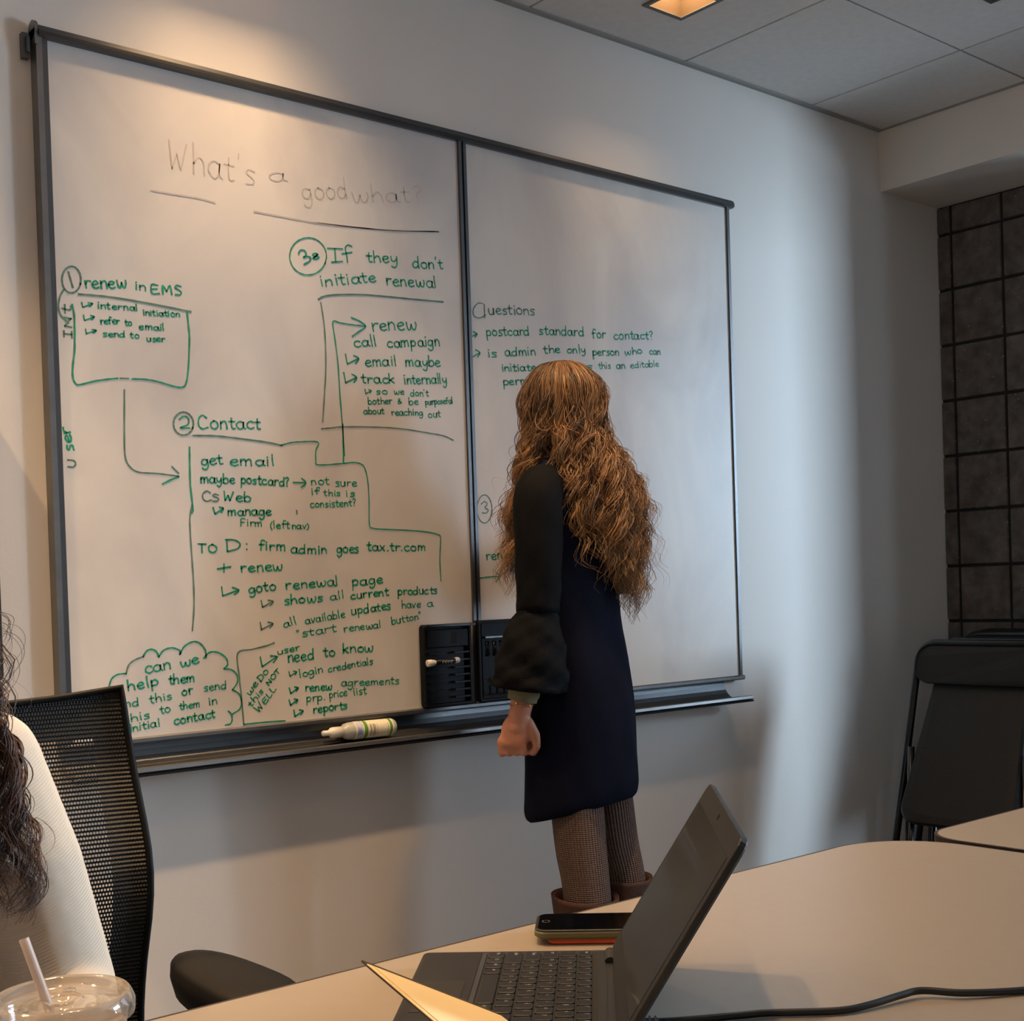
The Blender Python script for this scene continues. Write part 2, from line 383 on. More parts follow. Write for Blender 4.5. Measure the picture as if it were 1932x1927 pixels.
# ---------------------------------------------------------------- whiteboard
GLY = {
 'a': (.75, [[(.62,.85),(.35,1),(.08,.75),(.05,.3),(.3,0),(.55,.2),(.64,.85)],[(.64,.9),(.62,.25),(.78,.02)]]),
 'b': (.7, [[(.1,1.8),(.08,.9),(.08,.05)],[(.08,.6),(.35,1),(.65,.7),(.6,.15),(.3,0),(.08,.15)]]),
 'c': (.65, [[(.6,.85),(.35,1),(.08,.7),(.08,.25),(.35,0),(.62,.15)]]),
 'd': (.75, [[(.6,.8),(.3,.95),(.05,.6),(.08,.15),(.35,0),(.6,.3)],[(.66,1.75),(.63,.8),(.64,.0)]]),
 'e': (.65, [[(.08,.5),(.4,.55),(.6,.75),(.4,1),(.12,.8),(.06,.35),(.3,0),(.62,.15)]]),
 'f': (.55, [[(.58,1.6),(.4,1.78),(.22,1.5),(.2,.8),(.2,0)],[(0,.95),(.5,.98)]]),
 'g': (.7, [[(.6,.85),(.3,1),(.05,.65),(.1,.2),(.4,.1),(.6,.5)],[(.62,.9),(.64,0),(.5,-.6),(.2,-.7),(.08,-.45)]]),
 'h': (.7, [[(.1,1.8),(.08,0)],[(.08,.6),(.35,1),(.58,.75),(.62,0)]]),
 'i': (.25, [[(.12,1),(.12,0)],[(.12,1.4),(.13,1.5)]]),
 'j': (.35, [[(.25,1),(.25,-.4),(.05,-.6)],[(.25,1.4),(.26,1.5)]]),
 'k': (.65, [[(.1,1.8),(.08,0)],[(.58,1),(.1,.5)],[(.2,.58),(.62,0)]]),
 'l': (.25, [[(.1,1.8),(.1,.9),(.13,0)]]),
 'm': (1.0, [[(.08,1),(.08,0)],[(.08,.65),(.28,1),(.45,.8),(.46,0)],[(.46,.65),(.7,1),(.86,.8),(.88,0)]]),
 'n': (.65, [[(.08,1),(.08,0)],[(.08,.65),(.35,1),(.55,.75),(.58,0)]]),
 'o': (.7, [[(.35,1),(.08,.75),(.08,.25),(.35,0),(.62,.25),(.6,.8),(.32,1)]]),
 'p': (.7, [[(.1,1),(.08,-.75)],[(.09,.65),(.35,1),(.63,.7),(.55,.15),(.1,.1)]]),
 'r': (.55, [[(.08,1),(.1,0)],[(.1,.55),(.28,.95),(.55,.92)]]),
 's': (.55, [[(.52,.9),(.25,1),(.1,.72),(.45,.4),(.42,.05),(.05,.02)]]),
 't': (.5, [[(.25,1.5),(.22,.5),(.28,.03),(.48,.05)],[(0,1),(.5,1)]]),
 'u': (.7, [[(.08,1),(.08,.25),(.3,0),(.55,.2),(.6,1)],[(.6,1),(.62,0)]]),
 'v': (.6, [[(.04,1),(.28,0)],[(.28,0),(.56,1)]]),
 'w': (.95, [[(.05,1),(.12,.15),(.3,.02),(.46,.7)],[(.46,.7),(.55,.1),(.75,.05),(.88,.6),(.85,1)]]),
 'x': (.6, [[(.05,1),(.55,0)],[(.55,1),(.05,0)]]),
 'y': (.65, [[(.08,1),(.12,.4),(.35,.25),(.56,.6)],[(.6,1),(.55,-.3),(.3,-.72),(.08,-.5)]]),
 'C': (.9, [[(.8,1.4),(.5,1.7),(.15,1.3),(.1,.5),(.4,0),(.85,.2)]]),
 'D': (.95, [[(.12,1.6),(.1,0)],[(.0,1.6),(.55,1.5),(.85,1),(.75,.3),(.1,0)]]),
 'E': (.75, [[(.65,1.15),(.1,1.2),(.08,0),(.7,.05)],[(.1,.6),(.55,.62)]]),
 'F': (.7, [[(.62,1.5),(.1,1.5),(.08,0)],[(.1,.8),(.5,.82)]]),
 'I': (.5, [[(.05,1.3),(.45,1.3)],[(.25,1.3),(.25,0)],[(.05,0),(.45,0)]]),
 'L': (.6, [[(.1,1.3),(.08,0),(.55,.03)]]),
 'M': (.95, [[(.08,0),(.12,1.15),(.42,.4),(.45,.4),(.78,1.15),(.85,0)]]),
 'N': (.8, [[(.08,0),(.1,1.2)],[(.1,1.2),(.62,.05)],[(.62,.05),(.65,1.25)]]),
 'O': (.85, [[(.4,1.3),(.08,1),(.06,.35),(.4,0),(.75,.35),(.72,1),(.36,1.3)]]),
 'S': (.7, [[(.6,1.15),(.3,1.3),(.08,1),(.55,.55),(.5,.05),(.05,.05)]]),
 'T': (.8, [[(0,1.35),(.75,1.3)],[(.38,1.33),(.38,0)]]),
 'U': (.85, [[(.1,1.2),(.1,.35),(.4,0),(.7,.3),(.72,1.2)]]),
 'W': (1.05, [[(.05,1.8),(.15,.1)],[(.15,.1),(.42,1)],[(.42,1),(.6,.1)],[(.6,.1),(.92,1.7)]]),
 '8': (.6, [[(.3,.5),(.08,.8),(.3,1),(.5,.8),(.3,.5),(.05,.2),(.3,0),(.55,.22),(.3,.5)],[(.15,.3),(.45,.75)]]),
 '>': (1.15, [[(.12,1.15),(.1,.1)],[(.1,.1),(1.05,.45)],[(.72,.85),(1.08,.46),(.75,.0)]]),
 '+': (.8, [[(.02,.5),(.78,.55)],[(.4,1),(.38,0)]]),
 '?': (.55, [[(.05,1.4),(.3,1.65),(.52,1.3),(.28,.85),(.27,.45)],[(.27,.05),(.28,.0)]]),
 ':': (.3, [[(.15,.85),(.16,.75)],[(.15,.15),(.16,.05)]]),
 '.': (.3, [[(.14,.06),(.16,.0)]]),
 "'": (.25, [[(.14,1.75),(.1,1.4)]]),
 '"': (.35, [[(.1,1.7),(.08,1.35)],[(.26,1.7),(.24,1.35)]]),
 '(': (.35, [[(.3,1.5),(.08,.9),(.08,.3),(.28,-.3)]]),
 ')': (.35, [[(.05,1.5),(.28,.9),(.28,.3),(.02,-.3)]]),
 '&': (.7, [[(.65,.05),(.2,.8),(.3,1.2),(.45,.95),(.1,.35),(.25,0),(.6,.5)]]),
 ' ': (.5, []),
}
def ribbon(mb, pts2, wd, place):
    """flat stroke of marker ink; pts2 in board metres"""
    P = [Vector((p[0], p[1])) for p in pts2]; n = len(P); L = []; Rr = []
    for i in range(n):
        t = P[min(i + 1, n - 1)] - P[max(i - 1, 0)]
        if t.length < 1e-9: t = Vector((1, 0))
        t.normalize(); nn = Vector((-t.y, t.x)); h = wd / 2 * (1 + .18 * math.sin(i * 1.7 + P[i].x * 90))
        ex = -t * h * .7 if i == 0 else (t * h * .7 if i == n - 1 else Vector((0, 0)))
        L.append(P[i] + nn * h + ex); Rr.append(P[i] - nn * h + ex)
    vs = [place(p) for p in L] + [place(p) for p in Rr]
    mb.add(vs, [(i, i + n, i + n + 1, i + 1) for i in range(n - 1)])

def write(mb, s, x0, z0, x1, z1, h, wd, place, jit=.05):
    tot = sum(GLY.get(c, GLY['o'])[0] + .12 for c in s) - .12
    d = Vector((x1 - x0, z1 - z0)); L = d.length; d.normalize(); n = Vector((-d.y, d.x)); k = L / tot
    cx = 0
    for c in s:
        gw, st = GLY.get(c, GLY['o'])
        jx, jy, js = random.uniform(-jit, jit), random.uniform(-jit, jit), random.uniform(.93, 1.07)
        for q in st:
            pts = [(p[0] + random.uniform(-jit, jit) * .4, (p[1] * js + jy) + random.uniform(-jit, jit) * .4) for p in q]
            if len(pts) > 2: pts = [tuple(v) for v in cat_rom([(p[0], p[1], 0) for p in pts], 3)]
            ribbon(mb, [Vector((x0, z0)) + d * ((cx + p[0] + jx) * k) + n * (p[1] * h) for p in pts], wd, place)
        cx += gw + .12

BX0, BXM0, BXM1, BX1 = .9965, 2.066, 2.088, 3.107; BZ0, BZ1 = .832, 2.257
wbd = thing('whiteboard', 'wide two-panel whiteboard covered in green handwriting on the back wall', 'whiteboard', (0, 0, 0))
FY = -.024   # enamel face
pl = MB().b2((BX0 + .008, FY, BZ0 - .005), (BXM0, -.004, BZ1 + .005)).build('board_panel', M_board, wbd)
pr = MB().b2((BXM1, FY, BZ0 - .005), (BX1 - .008, -.004, BZ1 + .005)).build('board_panel', M_board, wbd)
def on_board(p): return (p.x, FY - .0006, p.y)
def on_board2(p): return (p.x, FY - .0009, p.y)
TEXTS = [('renew', 1.0921, 1.7691, 1.1843, 1.7804, 0.0155, 'g'),
 ('in', 1.2018, 1.7795, 1.2276, 1.7799, 0.0108, 'g'),
 ('EMS', 1.2393, 1.7756, 1.3099, 1.7807, 0.0161, 'g'),
 ('>', 1.0841, 1.727, 1.1101, 1.735, 0.01, 'g'),
 ('internal', 1.1177, 1.7309, 1.2068, 1.7351, 0.0081, 'g'),
 ('initiation', 1.2179, 1.7268, 1.3024, 1.7332, 0.0077, 'g'),
 ('>', 1.0869, 1.7007, 1.113, 1.7078, 0.01, 'g'),
 ('refer', 1.1236, 1.6988, 1.1653, 1.7028, 0.0086, 'g'),
 ('to', 1.1772, 1.7007, 1.1926, 1.7023, 0.0077, 'g'),
 ('email', 1.208, 1.6957, 1.2659, 1.6996, 0.0082, 'g'),
 ('>', 1.0905, 1.6737, 1.1171, 1.6806, 0.0085, 'g'),
 ('send', 1.1278, 1.6724, 1.1763, 1.6762, 0.0076, 'g'),
 ('to', 1.187, 1.6757, 1.2073, 1.6772, 0.0077, 'g'),
 ('user', 1.224, 1.6727, 1.2664, 1.6752, 0.0078, 'g'),
 ('INt', 1.0612, 1.6613, 1.0612, 1.7282, 0.0127, 'd'),
 ('U', 1.0587, 1.397, 1.0594, 1.4156, 0.0142, 'd'),
 ('ser', 1.0567, 1.4317, 1.0468, 1.482, 0.0127, 'g'),
 ('Contact', 1.3353, 1.4923, 1.492, 1.5001, 0.0166, 'g'),
 ('get', 1.34, 1.4108, 1.3941, 1.4174, 0.0137, 'g'),
 ('email', 1.4101, 1.4144, 1.5227, 1.4181, 0.0139, 'g'),
 ('maybe', 1.3366, 1.3735, 1.4216, 1.3751, 0.0116, 'g'),
 ('postcard?', 1.4352, 1.3755, 1.5596, 1.3721, 0.0118, 'g'),
 ('not', 1.619, 1.3767, 1.6686, 1.3792, 0.0108, 'g'),
 ('sure', 1.6843, 1.3745, 1.7446, 1.3769, 0.0109, 'g'),
 ('if', 1.6181, 1.3544, 1.6405, 1.3561, 0.0092, 'g'),
 ('this', 1.6516, 1.3521, 1.6972, 1.353, 0.0085, 'g'),
 ('is', 1.7133, 1.3518, 1.7389, 1.3524, 0.0094, 'g'),
 ('consistent?', 1.6147, 1.3237, 1.7403, 1.3296, 0.01, 'g'),
 ('CS', 1.3382, 1.3332, 1.3827, 1.334, 0.0123, 'd'),
 ('Web', 1.3929, 1.336, 1.4604, 1.3343, 0.0124, 'g'),
 ('>', 1.3675, 1.3028, 1.394, 1.3123, 0.0153, 'g'),
 ('manage', 1.3997, 1.3032, 1.5118, 1.3045, 0.0117, 'g'),
 ('Firm', 1.4314, 1.2796, 1.4867, 1.2792, 0.0103, 'g'),
 ('(left', 1.5064, 1.2756, 1.5578, 1.2747, 0.0097, 'g'),
 ('nav)', 1.5634, 1.2736, 1.6092, 1.2746, 0.0091, 'g'),
 ('TO', 1.3259, 1.2206, 1.3723, 1.2203, 0.0144, 'g'),
 ('D:', 1.3945, 1.2235, 1.4512, 1.2268, 0.0161, 'g'),
 ('firm', 1.4749, 1.226, 1.545, 1.2244, 0.0127, 'g'),
 ('admin', 1.5577, 1.2179, 1.6552, 1.2161, 0.0121, 'g'),
 ('goes', 1.6817, 1.2182, 1.7452, 1.2178, 0.0125, 'g'),
 ('tax.tr.com', 1.7676, 1.2224, 1.9434, 1.2213, 0.0127, 'g'),
 ('+', 1.3705, 1.1756, 1.4049, 1.1787, 0.0182, 'g'),
 ('renew', 1.4281, 1.1757, 1.5367, 1.1792, 0.0133, 'g'),
 ('>', 1.3784, 1.1226, 1.4275, 1.1285, 0.0204, 'g'),
 ('goto', 1.446, 1.128, 1.5157, 1.1348, 0.0126, 'g'),
 ('renewal', 1.5414, 1.1349, 1.6841, 1.1411, 0.0128, 'g'),
 ('page', 1.7219, 1.1383, 1.8113, 1.1442, 0.0133, 'g'),
 ('>', 1.4789, 1.0936, 1.5122, 1.1018, 0.0157, 'd'),
 ('shows', 1.5357, 1.0999, 1.6395, 1.1054, 0.0121, 'g'),
 ('all', 1.6599, 1.1068, 1.6989, 1.1095, 0.0109, 'g'),
 ('current', 1.7173, 1.107, 1.827, 1.1137, 0.011, 'g'),
 ('products', 1.8539, 1.113, 1.9748, 1.1138, 0.0113, 'g'),
 ('>', 1.4731, 1.0435, 1.5102, 1.0512, 0.0156, 'd'),
 ('all', 1.5336, 1.0464, 1.5665, 1.0544, 0.0106, 'g'),
 ('available', 1.5906, 1.0534, 1.6994, 1.0645, 0.0107, 'g'),
 ('updates', 1.7182, 1.0697, 1.8329, 1.0794, 0.0118, 'g'),
 ('have', 1.8634, 1.0796, 1.9224, 1.0816, 0.0105, 'g'),
 ('a', 1.9437, 1.0805, 1.9622, 1.082, 0.0107, 'g'),
 ('"start', 1.5652, 1.0229, 1.6752, 1.0331, 0.0106, 'g'),
 ('renewal', 1.6957, 1.0295, 1.8021, 1.0366, 0.0102, 'g'),
 ('button"', 1.8324, 1.0413, 1.9238, 1.0529, 0.0104, 'g'),
 ('8', 1.6426, 1.9025, 1.6643, 1.9083, 0.013, 'g'),
 ('f', 1.7314, 1.9089, 1.7625, 1.916, 0.0217, 'g'),
 ('they', 1.7974, 1.9193, 1.8886, 1.9288, 0.0152, 'g'),
 ("don't", 1.9322, 1.9224, 2.0266, 1.9322, 0.0156, 'g'),
 ('initiate', 1.665, 1.8438, 1.8219, 1.8744, 0.0154, 'g'),
 ('renewal', 1.8501, 1.8691, 2.0055, 1.8824, 0.0166, 'g'),
 ('renew', 1.8036, 1.7526, 1.9389, 1.7709, 0.0182, 'g'),
 ('call', 1.7524, 1.7092, 1.8174, 1.7189, 0.0151, 'g'),
 ('campaign', 1.8475, 1.7182, 2.009, 1.7364, 0.0148, 'g'),
 ('>', 1.7267, 1.6643, 1.7683, 1.6736, 0.0231, 'g'),
 ('email', 1.7819, 1.6661, 1.8728, 1.6753, 0.0152, 'g'),
 ('maybe', 1.9019, 1.6763, 2.0088, 1.6853, 0.0144, 'g'),
 ('>', 1.7197, 1.6192, 1.7588, 1.628, 0.0231, 'g'),
 ('track', 1.7698, 1.625, 1.8674, 1.6325, 0.0134, 'g'),
 ('internally', 1.8946, 1.6325, 2.0262, 1.6441, 0.0137, 'g'),
 ('>', 1.7791, 1.599, 1.7986, 1.6048, 0.0105, 'g'),
 ('so', 1.8108, 1.6013, 1.8436, 1.6036, 0.0094, 'g'),
 ('we', 1.8627, 1.6044, 1.8936, 1.6066, 0.0095, 'g'),
 ("don't", 1.9118, 1.604, 1.9677, 1.6079, 0.0096, 'g'),
 ('bother', 1.7859, 1.5756, 1.857, 1.5809, 0.0094, 'g'),
 ('&', 1.8725, 1.5814, 1.886, 1.5828, 0.0107, 'g'),
 ('be', 1.9072, 1.5819, 1.9361, 1.5844, 0.0096, 'g'),
 ('purposeful', 1.9574, 1.5852, 2.0442, 1.5946, 0.0091, 'g'),
 ('about', 1.772, 1.5506, 1.832, 1.5557, 0.0093, 'g'),
 ('reaching', 1.8533, 1.5526, 1.9488, 1.5584, 0.0095, 'g'),
 ('out', 1.9655, 1.5543, 2.0043, 1.5578, 0.0097, 'g'),
 ('can', 1.1922, 0.9645, 1.2538, 0.9714, 0.0145, 'g'),
 ('we', 1.2744, 0.9726, 1.3196, 0.9802, 0.0125, 'g'),
 ('help', 1.1529, 0.9301, 1.222, 0.938, 0.0129, 'g'),
 ('them', 1.2454, 0.9378, 1.3071, 0.9401, 0.0117, 'g'),
 ('and', 1.1291, 0.8948, 1.1762, 0.898, 0.01, 'g'),
 ('this', 1.2012, 0.8996, 1.252, 0.9054, 0.0101, 'g'),
 ('or', 1.2767, 0.9108, 1.3009, 0.9138, 0.0111, 'g'),
 ('send', 1.3285, 0.9169, 1.3822, 0.9189, 0.0104, 'g'),
 ('this', 1.1409, 0.8623, 1.2, 0.8696, 0.01, 'g'),
 ('to', 1.2234, 0.8759, 1.2478, 0.8782, 0.0102, 'g'),
 ('them', 1.2688, 0.8808, 1.317, 0.8827, 0.0096, 'g'),
 ('in', 1.3387, 0.8854, 1.3602, 0.8867, 0.0105, 'g'),
 ('initial', 1.1552, 0.8437, 1.2224, 0.8493, 0.01, 'g'),
 ('contact', 1.2557, 0.8499, 1.3528, 0.8572, 0.011, 'g'),
 ('>', 1.4698, 0.9595, 1.5177, 0.9739, 0.0215, 'g'),
 ('user', 1.5137, 0.9858, 1.5745, 0.9942, 0.0085, 'g'),
 ('need', 1.5397, 0.9675, 1.6101, 0.9704, 0.0141, 'g'),
 ('to', 1.6357, 0.9749, 1.6685, 0.975, 0.0136, 'g'),
 ('know', 1.6877, 0.9799, 1.7773, 0.979, 0.0129, 'g'),
 ('>', 1.5428, 0.9333, 1.5655, 0.9396, 0.0102, 'g'),
 ('login', 1.5697, 0.9303, 1.6342, 0.9378, 0.0102, 'g'),
 ('credentials', 1.6482, 0.9373, 1.7736, 0.9492, 0.0096, 'g'),
 ('>', 1.5434, 0.8941, 1.5676, 0.9021, 0.0133, 'g'),
 ('renew', 1.5842, 0.8969, 1.6559, 0.8955, 0.011, 'g'),
 ('agreements', 1.6822, 0.9016, 1.849, 0.8957, 0.0105, 'g'),
 ('>', 1.5424, 0.8667, 1.5665, 0.8746, 0.0133, 'g'),
 ('prp.', 1.5856, 0.8731, 1.6363, 0.873, 0.0103, 'g'),
 ('price', 1.6481, 0.876, 1.6979, 0.8794, 0.0104, 'g'),
 ('list', 1.717, 0.8767, 1.7521, 0.8793, 0.0105, 'g'),
 ('>', 1.5525, 0.8396, 1.5799, 0.8467, 0.0141, 'g'),
 ('reports', 1.6027, 0.8447, 1.6967, 0.8479, 0.0111, 'g'),
 ('we', 1.4397, 0.897, 1.4623, 0.9234, 0.0094, 'g'),
 ('DO', 1.4685, 0.9268, 1.4903, 0.9485, 0.0085, 'g'),
 ('this', 1.4418, 0.8724, 1.4746, 0.9051, 0.0084, 'g'),
 ('NOT', 1.4881, 0.9165, 1.5211, 0.9492, 0.0085, 'g'),
 ('WELL', 1.4614, 0.8569, 1.5071, 0.9085, 0.0104, 'g'),
 ('uestions', 2.17, 1.8344, 2.3326, 1.8507, 0.0154, 'd'),
 ('>', 2.1005, 1.7645, 2.1346, 1.7733, 0.0178, 'g'),
 ('postcard', 2.1606, 1.7775, 2.3105, 1.7941, 0.0135, 'g'),
 ('standard', 2.3459, 1.7999, 2.5102, 1.8117, 0.0146, 'g'),
 ('for', 2.5431, 1.8095, 2.596, 1.8147, 0.0145, 'g'),
 ('contact?', 2.6275, 1.8144, 2.7864, 1.8299, 0.014, 'g'),
 ('>', 2.1064, 1.7127, 2.1426, 1.7216, 0.0222, 'g'),
 ('is', 2.1632, 1.7228, 2.1945, 1.7256, 0.0122, 'g'),
 ('admin', 2.2221, 1.7313, 2.3302, 1.743, 0.0136, 'g'),
 ('the', 2.3593, 1.7503, 2.4202, 1.7575, 0.012, 'g'),
 ('only', 2.4453, 1.7581, 2.5153, 1.7662, 0.0122, 'g'),
 ('person', 2.5401, 1.7613, 2.6453, 1.7708, 0.0124, 'g'),
 ('who', 2.67, 1.773, 2.7409, 1.7851, 0.0113, 'g'),
 ('can', 2.769, 1.7855, 2.8156, 1.7883, 0.0115, 'g'),
 ('initiate', 2.2098, 1.6895, 2.3285, 1.7013, 0.0117, 'g'),
 ('+', 2.3553, 1.7092, 2.3732, 1.7106, 0.0113, 'g'),
 ('or is', 2.3864, 1.7068, 2.5394, 1.7229, 0.0107, 'g'),
 ('this', 2.5633, 1.7255, 2.6108, 1.7305, 0.0104, 'g'),
 ('an', 2.6338, 1.7321, 2.6685, 1.7364, 0.0112, 'g'),
 ('editable', 2.6909, 1.7383, 2.8089, 1.7532, 0.0106, 'g'),
 ('permission', 2.2124, 1.653, 2.3986, 1.6744, 0.0123, 'g'),
 ('renew', 2.136, 1.196, 2.24, 1.2014, 0.0145, 'g'),
 ("What's", 1.291, 2.0509, 1.4967, 2.0512, 0.0357, 'f'),
 ('a', 1.5352, 2.0665, 1.5806, 2.0745, 0.0188, 'f'),
 ('good', 1.623, 2.0408, 1.7486, 2.0636, 0.0269, 'f'),
 ('what?', 1.7623, 2.0561, 1.9684, 2.0902, 0.0237, 'f')]
LINES = [('d',1,[1.0833,1.7773,1.0791,1.7673,1.0727,1.7597,1.0649,1.7559,1.0572,1.7564,1.0506,1.761,1.0463,1.7691,1.0448,1.7794,1.0464,1.7902,1.0509,1.8,1.0576,1.807,1.0654,1.8104,1.0731,1.8094,1.0794,1.8042,1.0835,1.7957,1.0845,1.7851,1.0824,1.7742]),
 ('d',1,[1.0588,1.7984,1.0617,1.7876,1.067,1.7672]),
 ('d',1.2,[1.0788,1.755,1.1305,1.757,1.1834,1.7561,1.2513,1.7525,1.3285,1.7469]),
 ('g',1.1,[1.0639,1.7322,1.0674,1.7115,1.0669,1.6718,1.0653,1.6369,1.0603,1.6042,1.0599,1.5819,1.0653,1.5699,1.0742,1.5686,1.1106,1.5796,1.1556,1.5882]),
 ('d',1,[1.1609,1.5886,1.1797,1.5896]),
 ('g',1.1,[1.1877,1.5895,1.2203,1.5907,1.2477,1.5877,1.2809,1.5811,1.3006,1.58,1.3109,1.5886,1.3179,1.6208,1.3233,1.6871,1.3224,1.7133,1.3199,1.7446]),
 ('d',1,[1.0486,1.7625,1.0392,1.7453,1.0354,1.7252,1.0391,1.7084,1.0487,1.6983,1.0548,1.6928]),
 ('d',1,[1.1699,1.5652,1.1671,1.4937,1.1656,1.4325,1.1726,1.4073,1.1936,1.3927,1.2373,1.391,1.286,1.3866]),
 ('d',1,[1.2713,1.407,1.2863,1.3931]),
 ('g',1.2,[1.286,1.3858,1.2674,1.3782,1.2475,1.3685]),
 ('d',1.1,[1.324,1.4952,1.3191,1.4862,1.3116,1.4796,1.3025,1.4765,1.2934,1.4773,1.2856,1.4819,1.2804,1.4895,1.2786,1.499,1.2804,1.5088,1.2856,1.5175,1.2934,1.5237,1.3025,1.5263,1.3116,1.525,1.3191,1.52,1.324,1.512,1.3253,1.5023,1.3229,1.4924]),
 ('g',1,[1.2923,1.51,1.3025,1.5171,1.3123,1.5151,1.3148,1.506,1.3088,1.4978,1.293,1.4917,1.3157,1.4924]),
 ('d',1.2,[1.323,1.4766,1.3804,1.4784,1.4411,1.4752,1.5035,1.4708,1.5438,1.4652]),
 ('g',0.9,[1.5417,1.4651,1.5679,1.4727,1.5943,1.4759,1.6409,1.4774,1.6343,1.4578,1.6338,1.4348,1.6401,1.4242,1.7049,1.4297,1.7375,1.4337,1.7585,1.4309,1.7699,1.4202,1.7772,1.3888,1.7786,1.3413,1.7773,1.2858,1.7879,1.2767,1.8118,1.2748,1.8851,1.2724,1.9453,1.2685,1.981,1.2624,1.9909,1.2521,1.9862,1.2004,1.9875,1.1445]),
 ('g',1.2,[1.3142,1.4511,1.3132,1.4152,1.3129,1.3686,1.3168,1.3184,1.3144,1.3076]),
 ('d',1,[1.3151,1.3256,1.3089,1.2968,1.3087,1.2609,1.3105,1.2071,1.3123,1.1532,1.311,1.0993,1.3052,1.0511]),
 ('g',1,[1.5708,1.3811,1.6028,1.3812]),
 ('g',1,[1.5931,1.3913,1.6046,1.3813,1.5909,1.3702]),
 ('d',1,[1.5769,1.3167,1.5779,1.3091]),
 ('g',0.9,[1.6791,1.9031,1.6688,1.8865,1.6526,1.8736,1.6333,1.8664,1.6138,1.8661,1.5972,1.8726,1.5861,1.8848,1.5821,1.9008,1.5858,1.9181,1.5967,1.9341,1.6131,1.9463,1.6326,1.9528,1.652,1.9525,1.6683,1.9453,1.6788,1.9323,1.6818,1.9156,1.6768,1.898]),
 ('g',1.1,[1.6056,1.9114,1.6108,1.9199,1.6222,1.9216,1.6267,1.9129,1.6183,1.9048,1.6298,1.9092,1.6389,1.9062,1.6326,1.8969,1.6193,1.8889]),
 ('g',1.1,[1.6853,1.9359,1.7276,1.9405]),
 ('g',1.1,[1.7055,1.9382,1.707,1.907]),
 ('g',1.1,[1.6958,1.9046,1.7264,1.9105]),
 ('f',1,[1.6594,1.9924,1.7503,1.9964,1.8556,2.0046,2.0151,2.0245]),
 ('d',1.2,[1.6555,1.8124,1.6724,1.8215,1.7096,1.8296,1.7784,1.8379,1.849,1.8419,1.9216,1.8446,2.0232,1.849]),
 ('d',1,[1.6618,1.8061,1.669,1.753,1.6707,1.6964,1.6684,1.6394,1.6621,1.5822,1.6555,1.525]),
 ('d',0.9,[1.6516,1.5092,1.6834,1.5132,1.7037,1.5163,1.7829,1.5207,1.8719,1.522,1.9639,1.5156,2.013,1.5105,2.0415,1.5012]),
 ('g',1,[1.7129,1.4488,1.7104,1.5138,1.7065,1.5853,1.7032,1.6709,1.697,1.7274,1.6935,1.7641,1.7137,1.7634,1.7477,1.7627,1.7858,1.763]),
 ('g',1.1,[1.745,1.7797,1.7689,1.7736,1.7858,1.7624,1.7643,1.7471,1.7466,1.7346]),
 ('g',1,[1.711,1.5236,1.7103,1.4728,1.7096,1.4318]),
 ('g',1,[1.1125,0.9438,1.1186,0.9587,1.1319,0.9667,1.1513,0.9675]),
 ('d',1,[1.1506,0.9676,1.1569,0.9848,1.1705,0.9947,1.1905,1.0011]),
 ('g',1.2,[1.1897,1.0012,1.1978,1.0123,1.2095,1.0153,1.2201,1.01,1.2251,0.9984]),
 ('g',1.1,[1.2251,0.9984,1.2365,1.0116,1.2563,1.016,1.2746,1.0088,1.2743,1.0014]),
 ('g',1.1,[1.2735,1.0007,1.2861,1.0185,1.3065,1.0267,1.3225,1.0222,1.3341,1.0074,1.3355,0.9904]),
 ('g',1.1,[1.3293,0.9893,1.3441,1.0012,1.3647,1.0,1.3829,0.9877,1.3873,0.9723,1.3777,0.9631]),
 ('g',1,[1.3777,0.9631,1.3964,0.9596,1.4086,0.9482,1.4096,0.931,1.3967,0.9148]),
 ('g',1,[1.3967,0.9148,1.4112,0.9061,1.4177,0.8904,1.414,0.8716,1.3946,0.8611]),
 ('g',1,[1.3844,0.8684,1.3917,0.8614,1.3933,0.8487,1.3883,0.8397,1.3757,0.8378]),
 ('d',1,[1.506,1.0142,1.4839,1.008,1.449,1.0022,1.4126,0.9954,1.4148,0.9439,1.4189,0.8865,1.4219,0.8347]),
 ('g',1,[1.4219,0.8354,1.477,0.8354,1.5277,0.834]),
 ('d',0.8,[2.1533,1.8596,2.1381,1.8595,2.1234,1.8467,2.1194,1.8304,2.1284,1.8219,2.1448,1.823,2.1616,1.8319]),
 ('d',0.9,[2.1574,1.8585,2.1571,1.8234]),
 ('d',0.8,[2.1593,1.3178,2.154,1.3051,2.1459,1.296,2.1363,1.2921,2.1266,1.2939,2.1185,1.301,2.1131,1.3125,2.1114,1.3264,2.1135,1.3406,2.1192,1.3529,2.1275,1.3613,2.1372,1.3645,2.1468,1.362,2.1547,1.3542,2.1596,1.3422,2.1608,1.328,2.1581,1.3138]),
 ('d',0.8,[2.1256,1.3409,2.1368,1.3475,2.1459,1.3412,2.1378,1.3317,2.1486,1.3263,2.1411,1.3177,2.1274,1.3188]),
 ('g',0.9,[2.1067,1.1495,2.1424,1.1523,2.1814,1.1537]),
 ('g',0.9,[2.1705,1.1612,2.1825,1.1537,2.1652,1.1398]),
 ('f',1,[1.2454,1.9971,1.2793,1.9969,1.3567,1.9982,1.3963,1.995]),
 ('f',1.1,[1.4943,1.9915,1.5838,1.9908,1.6723,1.9912,1.7787,1.9978,1.885,2.006,2.0171,2.0247])]

